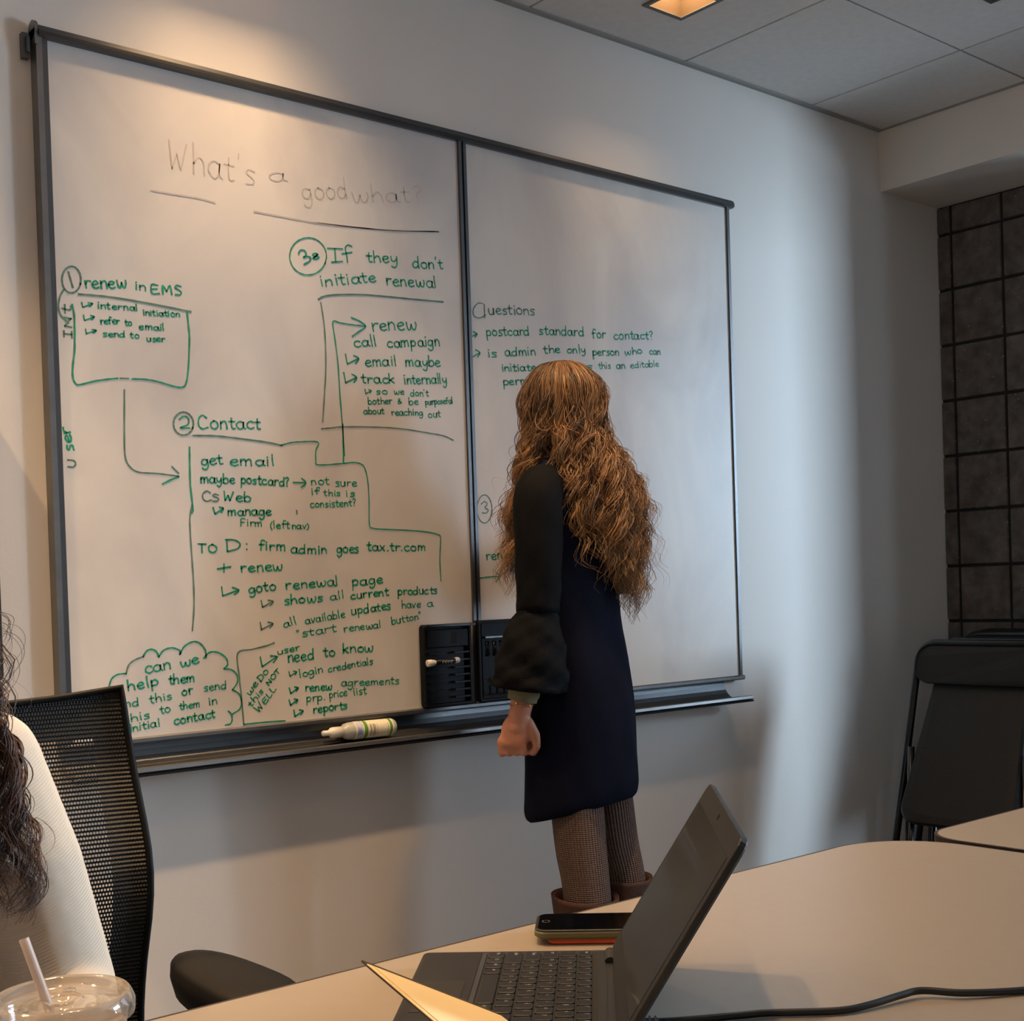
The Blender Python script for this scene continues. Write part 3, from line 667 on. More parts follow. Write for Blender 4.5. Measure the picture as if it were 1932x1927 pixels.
# every pixel of writing sits on the enamel face, so carry the wall-plane figures forward onto it
CX, CY, CZ = 0.0, -2.63, 1.12
KF = (FY - CY) / (0 - CY)
def fw(x, z): return (CX + (x - CX) * KF, CZ + (z - CZ) * KF)
grp = {}
for s, x0, z0, x1, z1, h, c in TEXTS:
    side = 0 if x0 < 2.07 else 1
    a = fw(x0, z0); b = fw(x1, z1)
    wd = {'g': .0038, 'd': .0034, 'f': .0030}[c]
    if h < .011: wd *= .78
    if c == 'f': wd = .0032
    mb = grp.setdefault((side, c), MB())
    write(mb, s, a[0], a[1], b[0], b[1], h * KF, wd, on_board)
for c, wgt, v in LINES:
    pts = [fw(v[i], v[i + 1]) for i in range(0, len(v), 2)]
    side = 0 if pts[0][0] < 2.07 else 1
    if len(pts) > 2: pts = [tuple(q)[:2] for q in cat_rom([(p[0], p[1], 0) for p in pts], 4)]
    ribbon(grp.setdefault((side, c), MB()), pts, .0034 * wgt * (1.0 if c != 'f' else .9), on_board2)
LB = {'g': 'green marker handwriting', 'd': 'dry grey-green marker strokes', 'f': 'faint ghost of erased writing'}
for (side, c), mb in grp.items():
    mb.build('handwriting', INK[c], pr if side else pl, kind='stuff', label=LB[c] + (' on the right panel' if side else ' on the left panel'))
# frame: top map rail, side strips, centre strips
def rail_prof(y0, z0): return [(y0, z0 + .000), (-.034, z0), (-.042, z0 + .004), (-.042, z0 + .012), (-.036, z0 + .022), (-.028, z0 + .026), (y0, z0 + .026)]
MB().prism(rail_prof(-.001, BZ1 - .004), 'x', 1.001, 3.118).build('top_rail', M_alud, wbd)
MB().b2((1.0, -.0435, BZ1 + .000), (3.110, -.0415, BZ1 + .006)).build('rail_shadow_groove', M_blackm, wbd)  # narrow black strip along the front face of the top rail
q = MB(); q.tube([(.994, -.001 - .018, BZ1 + .012), (1.0005, -.019, BZ1 + .012)], .019, 16); q.b2((.994, -.036, BZ1 - .02), (1.0005, -.002, BZ1 + .012)); q.build('rail_end_cap', M_alu, wbd)
q = MB(); q.b2((.976, -.016, 2.212), (.990, -.001, 2.262)); q.b2((.982, -.024, 2.222), (.988, -.012, 2.252)); q.build('wall_bracket', M_alud, wbd)
MB().b2((BX0, -.034, BZ0), (BX0 + .012, -.001, BZ1)).build('side_frame', M_alu, wbd)
MB().b2((BX0 + .012, -.031, BZ0), (BX0 + .024, -.001, BZ1)).build('side_frame', M_alud, wbd)
MB().b2((BX1 - .0115, -.030, BZ0), (BX1 - .001, -.001, BZ1)).build('side_frame', M_alud, wbd)
MB().b2((BXM0 - .001, -.031, BZ0), (BXM0 + .008, -.001, BZ1)).build('centre_strip', M_alud, wbd)
MB().b2((BXM1 - .008, -.031, BZ0), (BXM1 + .001, -.001, BZ1)).build('centre_strip', M_alud, wbd)
MB().b2((BXM0 + .008, -.026, BZ0), (BXM1 - .008, -.001, BZ1)).build('centre_gap', M_blackgap, wbd)
# tray: bottom rail, concave back channel, lip
q = MB().prism([(-.001, .818), (-.030, .820), (-.034, .824), (-.034, .831), (-.030, .834), (-.001, .834)], 'x', 1.000, 3.113); q.build('bottom_rail', M_alu, wbd)
arc = [(-.006 - .046 * (1 - math.cos(t * PI / 2 / 6)), .818 - .050 * math.sin(t * PI / 2 / 6)) for t in range(7)]
prof = arc + [(-.068, .766), (-.068, .760)] + [(a - .0005, b - .007) for a, b in arc[::-1][:-1]] + [(-.001, .812)]
MB().prism(prof, 'x', 1.003, 3.046).build('tray_channel', M_alud, wbd, smooth=False)
MB().prism([(-.060, .762), (-.082, .7635), (-.086, .767), (-.084, .7745), (-.078, .7765), (-.072, .775), (-.070, .768), (-.060, .768)], 'x', 1.003, 3.088).build('tray_lip', M_alu, wbd)
MB().prism([(-.058, .757), (-.0845, .7575), (-.086, .7625), (-.060, .7620)], 'x', 1.003, 3.088).build('tray_under_lip', M_blackm, wbd)

M_ribp = mat('rib_black_plastic', (14, 14, 15), .45, spec=.3)
M_holder = mat('holder_black_plastic', (8, 8, 9), .5, spec=.25)
# marker holders standing on the bottom rail
def holder(name, x0, x1, z0, z1, label, kind):
    t = thing(name, label, 'marker holder', ((x0 + x1) / 2, FY, z0)); W = x1 - x0; H = z1 - z0; dp = .020
    def fr(s, y): return [(a, y, b) for a, b in rrect(-W / 2 + s, s, W / 2 - s, H - s, .008 - s * .4, 4)]
    q = MB(); q.rings([fr(0, -.002), fr(0, -dp + .002), fr(.002, -dp), fr(.007, -dp), fr(.008, -dp + .013)], cap=False)
    n = len(fr(0, 0)); k = len(q.v); q.v += [tuple(v) for v in fr(.008, -dp + .013)]; q.addf(tuple(range(k, k + n)))
    q.build('tray', M_holder, t, smooth=False)
    if kind == 'ribs':
        q = MB().b2((-W / 2 + .010, -dp - .001, H * .72), (W / 2 - .012, -.008, H - .012)); q.build('eraser_pad', M_holder, t, bevel=.002)
        MB().b2((W * .06, -dp - .0016, H * .76), (W * .17, -dp, H - .022)).build('pad_slot', M_blackgap, t)
        MB().b2((-W / 2 + .004, -dp - .008, H - .006), (W / 2 + .008, -.002, H + .001)).build('top_ledge', M_black, t, bevel=.001)
        for i in range(7):
            z = H * .64 - i * .0185
            for a, b in ((-W / 2 + .012, -.012), (.018, W / 2 - .010)):
                MB().b2((a, -dp - .001, z), (b, -.006, z + .004)).build('rib', M_ribp, t)
    else:
        MB().b2((-W / 2 + .022, -dp - .001, H * .78), (W / 2 - .02, -.006, H * .80)).build('shelf', M_gloss, t)
        for i in range(5):
            x = -W / 2 + .026 + i * .0235
            q = MB(); q.tube([(x, -dp + .004, H * .74), (x, -dp - .001, H * .66), (x + .001, -dp + .004, H * .56)], .0035, 6); q.build('clip', M_gloss, t, smooth=True)
            q = MB(); q.tube([(x, -dp + .004, H * .30), (x + .004, -dp, H * .22), (x + .005, -dp, H * .09)], .002, 6); q.build('divider', M_gloss, t, smooth=True)
        q = MB(); q.tube([(-W / 2 + .026, -dp, H * .09), (W / 2 - .02, -dp, H * .085)], .002, 6); q.build('lower_bar', M_gloss, t)
    return t
holder('marker_holder', 1.896, 2.046, .834, 1.037, 'black ribbed marker holder with eraser pad left of the board divider', 'ribs')
holder('marker_holder', 2.068, 2.222, .834, 1.042, 'glossy black marker holder with clips right of the board divider, partly behind the standing woman', 'clips')
# marker lying on the left holder
t = thing('marker', 'black marker with white cap and white end lying on the ribbed holder', 'marker', (1.897, -.054, .944), 0)
rx = Matrix.Rotation(PI / 2, 3, 'Y') ; rx = Matrix.Rotation(-.03, 3, 'Y') @ rx
MB().lathe([(.0, .018), (.0052, .018), (.0055, .03), (.0066, .034), (.0066, .084), (.0060, .086)], n=20, rot=rx).build('barrel', M_black, t, smooth=True)
MB().lathe([(.0058, -.000), (.0086, .001), (.0088, .010), (.0070, .022), (.0045, .026), (.0040, .040), (.0020, .044)], n=20, rot=rx, cap=True).build('cap', M_white, t, smooth=True)
MB().lathe([(.0066, .084), (.0075, .085), (.0075, .094), (.0060, .098), (.0, .0985)], n=20, rot=rx).build('end_plug', M_white, t, smooth=True)
q = MB()
for i in range(4):
    c = (.045 + i * .0085, -.0070, .0008)
    q.tube([(c[0] + .003 * math.cos(a * PI / 5), c[1], c[2] + .003 * math.sin(a * PI / 5)) for a in range(8 + i % 2)], .0005, 5)
q.build('barrel_lettering', M_white, t)
# spray bottle lying in the tray
M_btl = mat('frosted_bottle', (176, 178, 168), .25); M_lab = mat('cream_label', (232, 226, 200), .5)
M_bgr = mat('green_label_band', (96, 148, 44), .5); M_bbl = mat('blue_label_patch', (120, 142, 190), .5, rgb2=(206, 208, 220), scale=60); M_btx = mat('label_print', (92, 86, 78), .6)
t = thing('spray_bottle', 'small white bottle with green-banded label lying in the whiteboard tray', 'bottle', (1.597, -.046, .8005))
ry = Matrix.Rotation(.010, 3, 'Y') @ Matrix.Rotation(PI / 2, 3, 'Y')
rb = .0205
MB().lathe([(.0, .052), (.012, .052), (.0125, .055), (.018, .060), (rb - .001, .068), (rb, .075), (rb, .192), (rb - .003, .198), (.012, .201), (.0, .201)], n=32, rot=ry).build('body', M_btl, t, smooth=True)
MB().lathe([(.0, .0), (.0050, .0), (.0068, .003), (.0065, .016), (.0085, .020), (.0120, .024), (.0128, .030), (.0128, .052), (.0, .052)], n=24, rot=ry).build('nozzle_cap', M_white, t, smooth=True)
def band(a, b, m, nm, r=rb + .0004): MB().lathe([(r, a), (r, b)], n=32, rot=ry).build(nm, m, t, smooth=True)
band(.080, .188, M_lab, 'label'); band(.084, .100, M_bbl, 'blue_patch', rb + .0007); band(.104, .113, M_bgr, 'green_band', rb + .0008); band(.176, .183, M_bgr, 'green_band', rb + .0008)
for i, (a, wd) in enumerate(((.120, .002), (.124, .0008), (.129, .002), (.133, .0015), (.139, .0008), (.170, .0008))):
    q = MB(); n0 = 40
    r = rb + .0009; pts = []
    for j in range(9):
        an = PI + (-.7 + j * .16)   # on the side facing the room
        pts.append((r * math.sin(an) * 0, 0, 0))
    ring = [[ry @ Vector((r * math.cos(u), r * math.sin(u), z)) for u in [(-PI / 2 - .7 + 1.4 * j / 8) for j in range(9)]] for z in (a, a + wd)]
    q.rings(ring, cap=False, closed=False); q.build('label_print', M_btx, t)

# wall screen at the far left
t = thing('wall_screen', 'black wall-mounted screen whose edge shows at the left of the photo', 'screen', (.423, 0, .96))
def rr(y, s): return [(a, y, b) for a, b in rrect(-.46 + s, 0.012 + s, .46 - s, .56 - s, .012, 4)]
MB().rings([rr(-.002, .02), rr(-.012, 0), rr(-.042, 0), rr(-.045, .003)]).build('housing', M_blackm, t)
MB().rings([rr(-.0451, .018), rr(-.0458, .018)]).build('display', M_gloss, t)

# ---------------------------------------------------------------- tables
def table(name, poly, label, legs):
    t = thing(name, label, 'table', (poly[0][0], poly[0][1], 0)); ox, oy = poly[0]
    P = [(a - ox, b - oy) for a, b in poly]
    n = len(P)
    MB().prism(P, 'z', .712, .7397).build('edge_band', M_tedge, t)
    cx = sum(p[0] for p in P) / n; cy = sum(p[1] for p in P) / n
    I = []
    for i in range(n):
        a = Vector(P[i - 1]); b = Vector(P[i]); c = Vector(P[(i + 1) % n])
        d = ((b - a).normalized() + (c - b).normalized()).normalized(); I.append((b.x - d.y * .0048, b.y + d.x * .0048))
    MB().rings([[(a, b, .7380) for a, b in I], [(a, b, .74) for a, b in I]]).build('tabletop', M_table, t)
    for x, y in legs:
        q = MB(); q.tube([(x - ox, y - oy, 0), (x - ox, y - oy, .712)], .025, 16); q.lathe([(.045, 0), (.045, .012), (.025, .02)], (x - ox, y - oy, 0), 16, True); q.build('leg', M_alu, t, smooth=False)
    return t
def arcpts(cx, cy, r, a0, a1, n): return [(cx + r * math.cos(math.radians(a0 + (a1 - a0) * i / n)), cy + r * math.sin(math.radians(a0 + (a1 - a0) * i / n))) for i in range(n + 1)]
# front table: far edge y=-1.507, rounded far-right corner, right edge x=1.66
p1 = arcpts(1.535, -1.634, .127, 0, 90, 14) + arcpts(-.85, -1.607, .10, 90, 180, 8) + arcpts(-.85, -2.20, .10, 180, 270, 8) + arcpts(1.535, -2.17, .13, 270, 360, 8)
table('conference_table', p1, 'cream laminate table in the foreground carrying the laptop, phone and cup', [(-.7, -1.75), (-.7, -2.15), (1.45, -1.75), (1.45, -2.15)])
p2 = arcpts(1.747, -1.612, .070, 180, 90, 8)[::-1] + [(1.675, -1.70), (1.668, -2.25), (3.1, -2.25), (3.1, -1.54)]
p2 = [(1.677, -1.68), (1.668, -2.25), (2.9, -2.25)] + arcpts(2.83, -1.612, .07, 0, 90, 8) + arcpts(1.747, -1.612, .070, 90, 180, 8)
table('conference_table', p2, 'second cream laminate table adjoining at the right edge of the photo', [(1.85, -1.75), (1.85, -2.1), (2.75, -1.75), (2.75, -2.1)])

# ---------------------------------------------------------------- laptop
LA = math.atan2(-.6923, .7216); LO = (.7761, -1.5542, .74)
M_lapt = mat('laptop_black', (18, 18, 18), .5, bump=.1, bscale=900); M_pad = mat('laptop_palm_rest', (16, 16, 16), .42); M_key = mat('laptop_key', (13, 13, 13), .42)
M_legend = mat('key_legend', (150, 150, 146), .6); M_ridge = mat('laptop_ridge', (62, 66, 68), .35, .3)
M_screen = mat('laptop_display', (26, 27, 28), .3, coat=.3)
t = thing('laptop', 'open black laptop turned sideways on the foreground table', 'laptop', LO, LA)
DP, WD = .196, .290
MB().rings([[(a, b, z) for a, b in rrect(s, -WD + s, DP - s, -s, .006, 3)] for s, z in ((.004, .0005), (0, .004), (0, .0125), (.0012, .0138))]).build('base', M_lapt, t)
MB().b2((.004, -.286, .0139), (.060, -.004, .0143)).build('palm_rest', M_pad, t)
MB().b2((.0105, -.19, .0143), (.052, -.10, .0146)).build('touchpad', M_lapt, t)
MB().b2((.061, -.279, .0139), (.0655, -.010, .0152)).build('front_ridge', M_ridge, t)
MB().b2((.0655, -.281, .0139), (.176, -.009, .0142)).build('keyboard_well', M_blackgap, t)
rows = [(.0675, .0160, ['Fn:1.1', 'Ct:1', 'Wi:1', 'Al:1', ' :5', 'Al:1', 'Pr:1', 'Ct:1', '<:1', '^:1', '>>:.9']),
        (.0855, .0160, ['Shi:2.2', 'z', 'x', 'c', 'v', 'b', 'n', 'm', '.', '.', '.', 'Shi:2.3']),
        (.1035, .0160, ['Cap:1.7', 'a', 's', 'd', 'f', 'g', 'h', 'j', 'k', 'l', ':', "'", 'Ent:1.9']),
        (.1215, .0160, ['IT:1.4', 'O', 'w', 'e', 'r', 't', 'y', 'u', 'i', 'o', 'p', '(', ')', ':1.2']),
        (.1395, .0160, ['.', 'l', '8', 'E', '+', 'S', 'b', 'T', '&', 'g', 'o', '.', '+', 'bac:1.7']),
        (.1575, .0130, ['Es', 'F', 'F', 'F', 'F', 'F', 'F', 'F', 'F', 'F', 'F', 'F', 'F', 'De:1.2'])]
kc = 0
for x, dx, ks in rows:
    ws = []
    for k in ks:
        a = k.rsplit(':', 1) if (':' in k and len(k) > 1) else [k, '1']
        ws.append((a[0], float(a[1])))
    tot = sum(b for a, b in ws); span = .268; y = -.0115
    for a, b in ws:
        wk = span * b / tot
        y0, y1 = y - .0008, y - wk + .0008
        def kr(s, z): return [(p, q_, z) for p, q_ in rrect(x + s, y1 + s, x + dx - s, y0 - s, .0015, 1)]
        ko = MB().rings([kr(0, .0140), kr(.0004, .0160), kr(.0012, .0163)]).build('key', M_key, t)
        s_ = a.strip()
        if s_:
            lb = MB(); hh = .0026 if len(s_) == 1 else .0018
            wdt = min((y0 - y1) * .7, .0026 * len(s_)); ym = y0 - .0025 - wdt * .2
            def plc(p): return (p.x, p.y, .01655)
            write(lb, s_, x + dx * .52, ym, x + dx * .52, ym - wdt, hh, .0006, plc, .02)
            lb.build('key_legend', M_legend, ko)
        y -= wk
MB().b2((.176, -.283, .0139), (.184, -.007, .0150)).build('hinge_strip', M_lapt, t)
# lid leaning away from the keyboard
th = math.radians(57.8); lx, lz = math.cos(th), math.sin(th); H0 = Vector((.1885, 0, .0145)); Lh = .196
def lp(a, b, c):  # a up the lid, b along hinge (toward -y), c out of the display face
    return (H0.x + lx * a - lz * c, -b, H0.z + lz * a + lx * c)
def lrect(s, c, r=.010): return [lp(a, b, c) for a, b in rrect(.004 + s, s, Lh - s, WD - s, r, 4)]
MB().rings([lrect(.002, -.0075), lrect(0, -.0055), lrect(0, -.0008), lrect(.0008, 0)]).build('lid', M_lapt, t)
MB().rings([[lp(a, b, c) for a, b in rrect(.024, .011, Lh - .021, WD - .011, .002, 2)] for c in (.0, .0004)]).build('display', M_screen, t)
MB().rings([[lp(a, b, c) for a, b in rrect(Lh - .013, .140, Lh - .008, .150, .002, 3)] for c in (.0, .0006)]).build('webcam', M_blackgap, t)
for yb in (.012, .235):
    q = MB(); q.tube([(H0.x, -yb, .0135), (H0.x, -yb - .035, .0135)], .0062, 12); q.build('hinge', M_blackm, t, smooth=False)
# phone stack beside the laptop's hinge side
def onlap(x, y, z=0): c, s = math.cos(LA), math.sin(LA); return (LO[0] + c * x - s * y, LO[1] + s * x + c * y, .74 + z)
M_orange = mat('orange_case', (232, 92, 48), .5); M_olive = mat('olive_case', (96, 92, 58), .45); M_pglass = mat('phone_glass', (6, 6, 7), .07)
t = thing('phone', 'slim orange-cased phone lying under the black phone behind the laptop', 'phone', onlap(.1225, .0705), LA)
MB().rings([[(a, b, z) for a, b in rrect(s, s, .138 - s, .066 - s, .010, 5)] for s, z in ((.002, .0), (0, .0015), (0, .0035), (.0015, .0060))]).build('case', M_orange, t)
t = thing('phone', 'black phone in olive case stacked on the orange one behind the laptop', 'phone', onlap(.1085, .0665, .0060), LA)
ph = [[(a, b, z) for a, b in rrect(s, s, .150 - s, .074 - s, .013, 6)] for s, z in ((.003, .0), (0, .003), (0, .0070), (.001, .0086))]
MB().rings(ph).build('case', M_olive, t)
MB().rings([[(a, b, z) for a, b in rrect(s, s, .150 - s, .074 - s, .013, 6)] for s, z in ((.0008, .0084), (.0008, .0098), (.0022, .0104))]).build('bumper', M_black, t)
MB().rings([[(a, b, z) for a, b in rrect(.004, .004, .146, .070, .009, 6)] for z in (.0103, .0108)]).build('screen', M_pglass, t)
q = MB(); q.tube([(.0115 + .0042 * math.cos(a * PI / 8), .037 + .0042 * math.sin(a * PI / 8), .0109) for a in range(17)], .0004, 5); q.build('home_button', M_ridge, t)
# power cable
t = tag(MB().tube(cat_rom([onlap(.214, -.206, .006), (.787, -1.835, .7445), (.827, -1.861, .7436), (.872, -1.888, .7436), (.893, -1.901, .7436), (.938, -1.939, .7436), (.968, -1.951, .7445), (1.005, -1.958, .746), (1.029, -1.965, .7465), (1.053, -1.993, .745), (1.1, -2.024, .7436), (1.17, -2.06, .7436), (1.24, -2.13, .7436), (1.27, -2.20, .7436)], 6), .0033, 10).build('power_cable', M_black, smooth=True), 'black power cable snaking over the foreground table right of the laptop', 'cable')
t = thing('cable_plug', 'black cable plug lying against the laptop back', 'plug', onlap(.2035, -.2085, .0), LA)
MB().rings([[(x, a, b + .0065) for a, b in rrect(-.009, -.005, .009, .005, .003, 3)] for x in (.0, .024)]).build('plug_body', M_blackm, t)
for i in range(4): MB().box((.006 + i * .005, 0, .0065), (.002, .0195, .0115)).build('grip_ring', M_black, t)

# ---------------------------------------------------------------- notebook held open in front of the laptop
M_page = mat('cream_page', (240, 214, 158), .7); M_cover = mat('olive_cover', (70, 60, 34), .7, var=.3, scale=80)
Q0 = Vector((.551, -1.792, .837)); a_ = Vector((.873, -.110, -.476)).normalized(); b_ = Vector((-.179, -.978, -.111)).normalized(); n_ = a_.cross(b_).normalized()
if n_.z < 0: n_ = -n_
AL = (.837 - .7740) / .476
t = thing('notebook', 'open cream-paged notebook with olive cover, its leaf raised over the near corner of the laptop', 'notebook', tuple(Q0))
def leaf(A, B, o1, o2, nm, m, s=0.0, s2=0.0):
    q = MB(); k = [(a_ * x + b_ * y + n_ * o) for o in (o1, o2) for x, y in ((s, s2), (A, s2), (A, B), (s, B))]
    q.add(k, [(0, 3, 2, 1), (4, 5, 6, 7), (0, 1, 5, 4), (1, 2, 6, 5), (2, 3, 7, 6), (3, 0, 4, 7)]); q.build(nm, m, t)
leaf(AL, .236, -.0026, -.0008, 'cover', M_cover, .0012, -.012)
leaf(AL, .230, -.0008, .0, 'page', M_page, 0, 0)
leaf(AL, .230, .0003, .0006, 'page', M_page, .004, .0035)
S0 = a_ * AL; ah = Vector((-.978, .19, 0)).normalized(); up_ = Vector((0, 0, 1))
for z0, z1, m, nm, sh_ in ((-.0072, -.0062, M_cover, 'back_cover', 0), (-.0062, -.0030, M_page, 'page_block', .003)):
    c = [S0 + b_ * sh_ - ah * 0, S0 + b_ * .236, S0 + b_ * .236 + ah * (.165 - sh_), S0 + b_ * sh_ + ah * (.165 - sh_)]
    MB().add([p + up_ * z0 for p in c] + [p + up_ * z1 for p in c], [(0, 1, 2, 3), (7, 6, 5, 4), (0, 4, 5, 1), (1, 5, 6, 2), (2, 6, 7, 3), (3, 7, 4, 0)]).build(nm, m, t)

# ---------------------------------------------------------------- iced drink cup
M_pet = glass_mat('clear_plastic', refl=.06, rough=.06, opac=.10, body=(.80, .76, .70)); M_lid = glass_mat('clear_plastic_lid', refl=.14, rough=.05, opac=.22, body=(.70, .64, .54))
M_straw = glass_mat('frosted_straw', refl=.06, rough=.35, opac=.66, body=(.82, .68, .58)); M_drink = mat('milky_drink', (196, 164, 122), .35, var=.15, scale=30)
CU = (.334, -1.740, .74); t = thing('drink_cup', 'clear plastic drink cup with lid and straw at the lower left', 'cup', CU)
MB().lathe([(.028, .0), (.030, .001), (.0445, .098), (.0455, .100)], n=48).build('cup_wall', M_pet, t, smooth=True)
MB().lathe([(.0, .001), (.0285, .0012), (.0425, .088), (.0, .0885)], n=40).build('drink', M_drink, t, smooth=True)
MB().lathe([(.0485, .0955), (.0492, .099), (.0492, .104), (.0478, .1075), (.0462, .1105), (.0448, .1120), (.0430, .1105), (.0415, .1060), (.0395, .1045), (.0200, .1050), (.0155, .1052), (.0150, .1075), (.0140, .1085), (.0095, .1075), (.0085, .1050), (.0, .1048)], n=56).build('lid', M_lid, t, smooth=True)
q = MB()
for k_ in range(3):
    an = 1.0 + k_ * 2.1; q.tube([((.027 + .004 * math.cos(a * PI / 6)) * math.cos(an) - .004 * math.sin(a * PI / 6) * math.sin(an), (.027 + .004 * math.cos(a * PI / 6)) * math.sin(an) + .004 * math.sin(a * PI / 6) * math.cos(an), .1062) for a in range(13)], .0008, 5)
q.build('lid_button', M_lid, t, smooth=True, kind='stuff')
s0 = Vector((.327, -1.734, .844)) - Vector(CU); s1 = Vector((.316, -1.7235, .890)) - Vector(CU); d_ = (s1 - s0).normalized()
MB().tube([s0 - d_ * .055, s0, s1], .0034, 16, cap=False).build('straw', M_straw, t, smooth=True)
MB().tube([s0 - d_ * .05, s1 - d_ * .001], .0026, 16, cap=False).build('straw_bore', M_straw, t, smooth=True)

# ---------------------------------------------------------------- mesh office chair
def mesh_fabric():
    m = bpy.data.materials.new('black_perforated_mesh'); m.use_nodes = True; nt = m.node_tree; b = nt.nodes['Principled BSDF']
    b.inputs['Base Color'].default_value = lin((20, 20, 20)) + (1,); b.inputs['Roughness'].default_value = .6
    uv = nt.nodes.new('ShaderNodeUVMap'); s = nt.nodes.new('ShaderNodeSeparateXYZ'); nt.links.new(uv.outputs[0], s.inputs[0])
    def mth(op, a, b_=None):
        n = nt.nodes.new('ShaderNodeMath'); n.operation = op
        for i, x in enumerate((a, b_)):
            if x is None: continue
            if isinstance(x, (int, float)): n.inputs[i].default_value = x
            else: nt.links.new(x, n.inputs[i])
        return n.outputs[0]
    row = mth('DIVIDE', s.outputs[1], .0056); rf = mth('FRACT', row)
    odd = mth('MULTIPLY', mth('FLOOR', mth('MULTIPLY', mth('FRACT', mth('MULTIPLY', mth('FLOOR', row), .5)), 2.0)), .5)
    cf = mth('FRACT', mth('ADD', mth('DIVIDE', s.outputs[0], .0038), odd))
    hx = mth('LESS_THAN', mth('ABSOLUTE', mth('SUBTRACT', cf, .5)), .26)
    hy = mth('LESS_THAN', mth('ABSOLUTE', mth('SUBTRACT', rf, .5)), .25)
    inx = mth('LESS_THAN', mth('ABSOLUTE', s.outputs[0]), .196)
    inz = mth('LESS_THAN', s.outputs[1], .940); inz2 = mth('GREATER_THAN', s.outputs[1], .56)
    hole = mth('MULTIPLY', mth('MULTIPLY', mth('MULTIPLY', hx, hy), inx), mth('MULTIPLY', inz, inz2))
    tr = nt.nodes.new('ShaderNodeBsdfTransparent'); mx = nt.nodes.new('ShaderNodeMixShader')
    out = [n for n in nt.nodes if n.type == 'OUTPUT_MATERIAL'][0]
    nt.links.new(hole, mx.inputs[0]); nt.links.new(b.outputs[0], mx.inputs[1]); nt.links.new(tr.outputs[0], mx.inputs[2]); nt.links.new(mx.outputs[0], out.inputs[0])
    bp = nt.nodes.new('ShaderNodeBump'); bp.inputs['Distance'].default_value = .0035; bp.inputs['Strength'].default_value = 1
    h = mth('MULTIPLY', mth('SINE', mth('MULTIPLY', row, 2 * PI)), .5); h2 = mth('MULTIPLY', mth('SINE', mth('MULTIPLY', cf, 2 * PI)), .2)
    nt.links.new(mth('ADD', h, h2), bp.inputs['Height']); nt.links.new(bp.outputs[0], b.inputs['Normal'])
    return m
M_mesh = mesh_fabric(); M_cbl = mat('chair_black_plastic', (8, 8, 8), .65, spec=.2)
t = thing('office_chair', 'black mesh-backed office chair behind the table at the left', 'chair', (.49, -1.16, 0))
def backpt(s, z):
    k = (z - .52) / .49
    hw = .236 + .006 * math.sin(PI * min(1, max(0, (z - .56) / .44))) - .01 * max(0, k - .8)
    y = .215 - .040 * math.exp(-((z - .76) / .11) ** 2) + .030 * max(0, k - .35) - .030 * abs(s) ** 3
    return Vector((s * hw, y, z + .014 * abs(s) ** 3 * k + .0))
q = MB(); ns, nz = 24, 28; uvs = []
for j in range(nz + 1):
    for i in range(ns + 1): q.v.append(tuple(backpt(-1 + 2 * i / ns, .52 + .472 * j / nz)))
for j in range(nz):
    for i in range(ns):
        a = j * (ns + 1) + i; q.addf((a, a + 1, a + ns + 2, a + ns + 1))
ob = q.build('mesh_back', M_mesh, t, smooth=True); ul = ob.data.uv_layers.new(name='UVMap')
for lp_ in ob.data.loops:
    v = ob.data.vertices[lp_.vertex_index]; ul.data[lp_.index].uv = (v.co.x, v.co.z)
per = [backpt(-1, .52 + .472 * j / 16) for j in range(17)] + [backpt(-1 + 2 * i / 16, .992) for i in range(1, 17)] + [backpt(1, .992 - .472 * j / 16) for j in range(1, 17)]
q = MB().tube(per, .0045, 8); q.build('back_frame', M_cbl, t, smooth=True)
q = MB().tube([(0, .23, .54), (0, .25, .45), (0, .12, .40), (0, 0, .39)], .028, 10); q.build('back_support', M_cbl, t, smooth=True)
q = MB(); q.rings([[(a, b, z) for a, b in rrect(-.25 + s, -.25 + s, .25 - s, .22 - s, .09, 6)] for s, z in ((.03, .395), (.0, .41), (0, .45), (.02, .475), (.06, .48))]); q.build('seat', M_cbl, t, smooth=False)
for sx in (-1, 1):
    q = MB()
    cx, cy, ang = sx * .280, .010, sx * .0
    def pr_(s, z): return [(cx + a * .052 * s * (1.0 - .18 * b) , cy + b * .130 * (1 - (1 - s) * .4), z + .004 * b) for a, b in [(math.copysign(abs(math.cos(u)) ** .75, math.cos(u)), math.copysign(abs(math.sin(u)) ** .75, math.sin(u))) for u in [2 * PI * i / 28 for i in range(28)]]]
    q.rings([pr_(.55, .590), pr_(.88, .606), pr_(1.0, .628), pr_(.97, .645), pr_(.86, .651), pr_(.5, .654)]); ap = q.build('armrest', M_cbl, t, smooth=True)
    q = MB().tube([(sx * .280, .03, .600), (sx * .290, .04, .50), (sx * .285, .04, .40), (sx * .20, .02, .385)], .018, 8); q.build('arm_post', M_cbl, t, smooth=True)
MB().tube([(0, 0, .09), (0, 0, .40)], .026, 14).build('gas_column', M_cbl, t)
for i in range(5):
    a = 2 * PI * i / 5 + .3
    MB().tube([(0, 0, .10), (.30 * math.cos(a), .30 * math.sin(a), .065)], [.028, .016], 8).build('base_leg', M_cbl, t)
    q = MB(); q.lathe([(.0, -.014), (.028, -.014), (.030, 0), (.028, .014), (0, .014)], (.31 * math.cos(a), .31 * math.sin(a), .030), 16, False, Matrix.Rotation(a, 3, 'Z') @ Matrix.Rotation(PI / 2, 3, 'X')); q.build('caster', M_black, t)

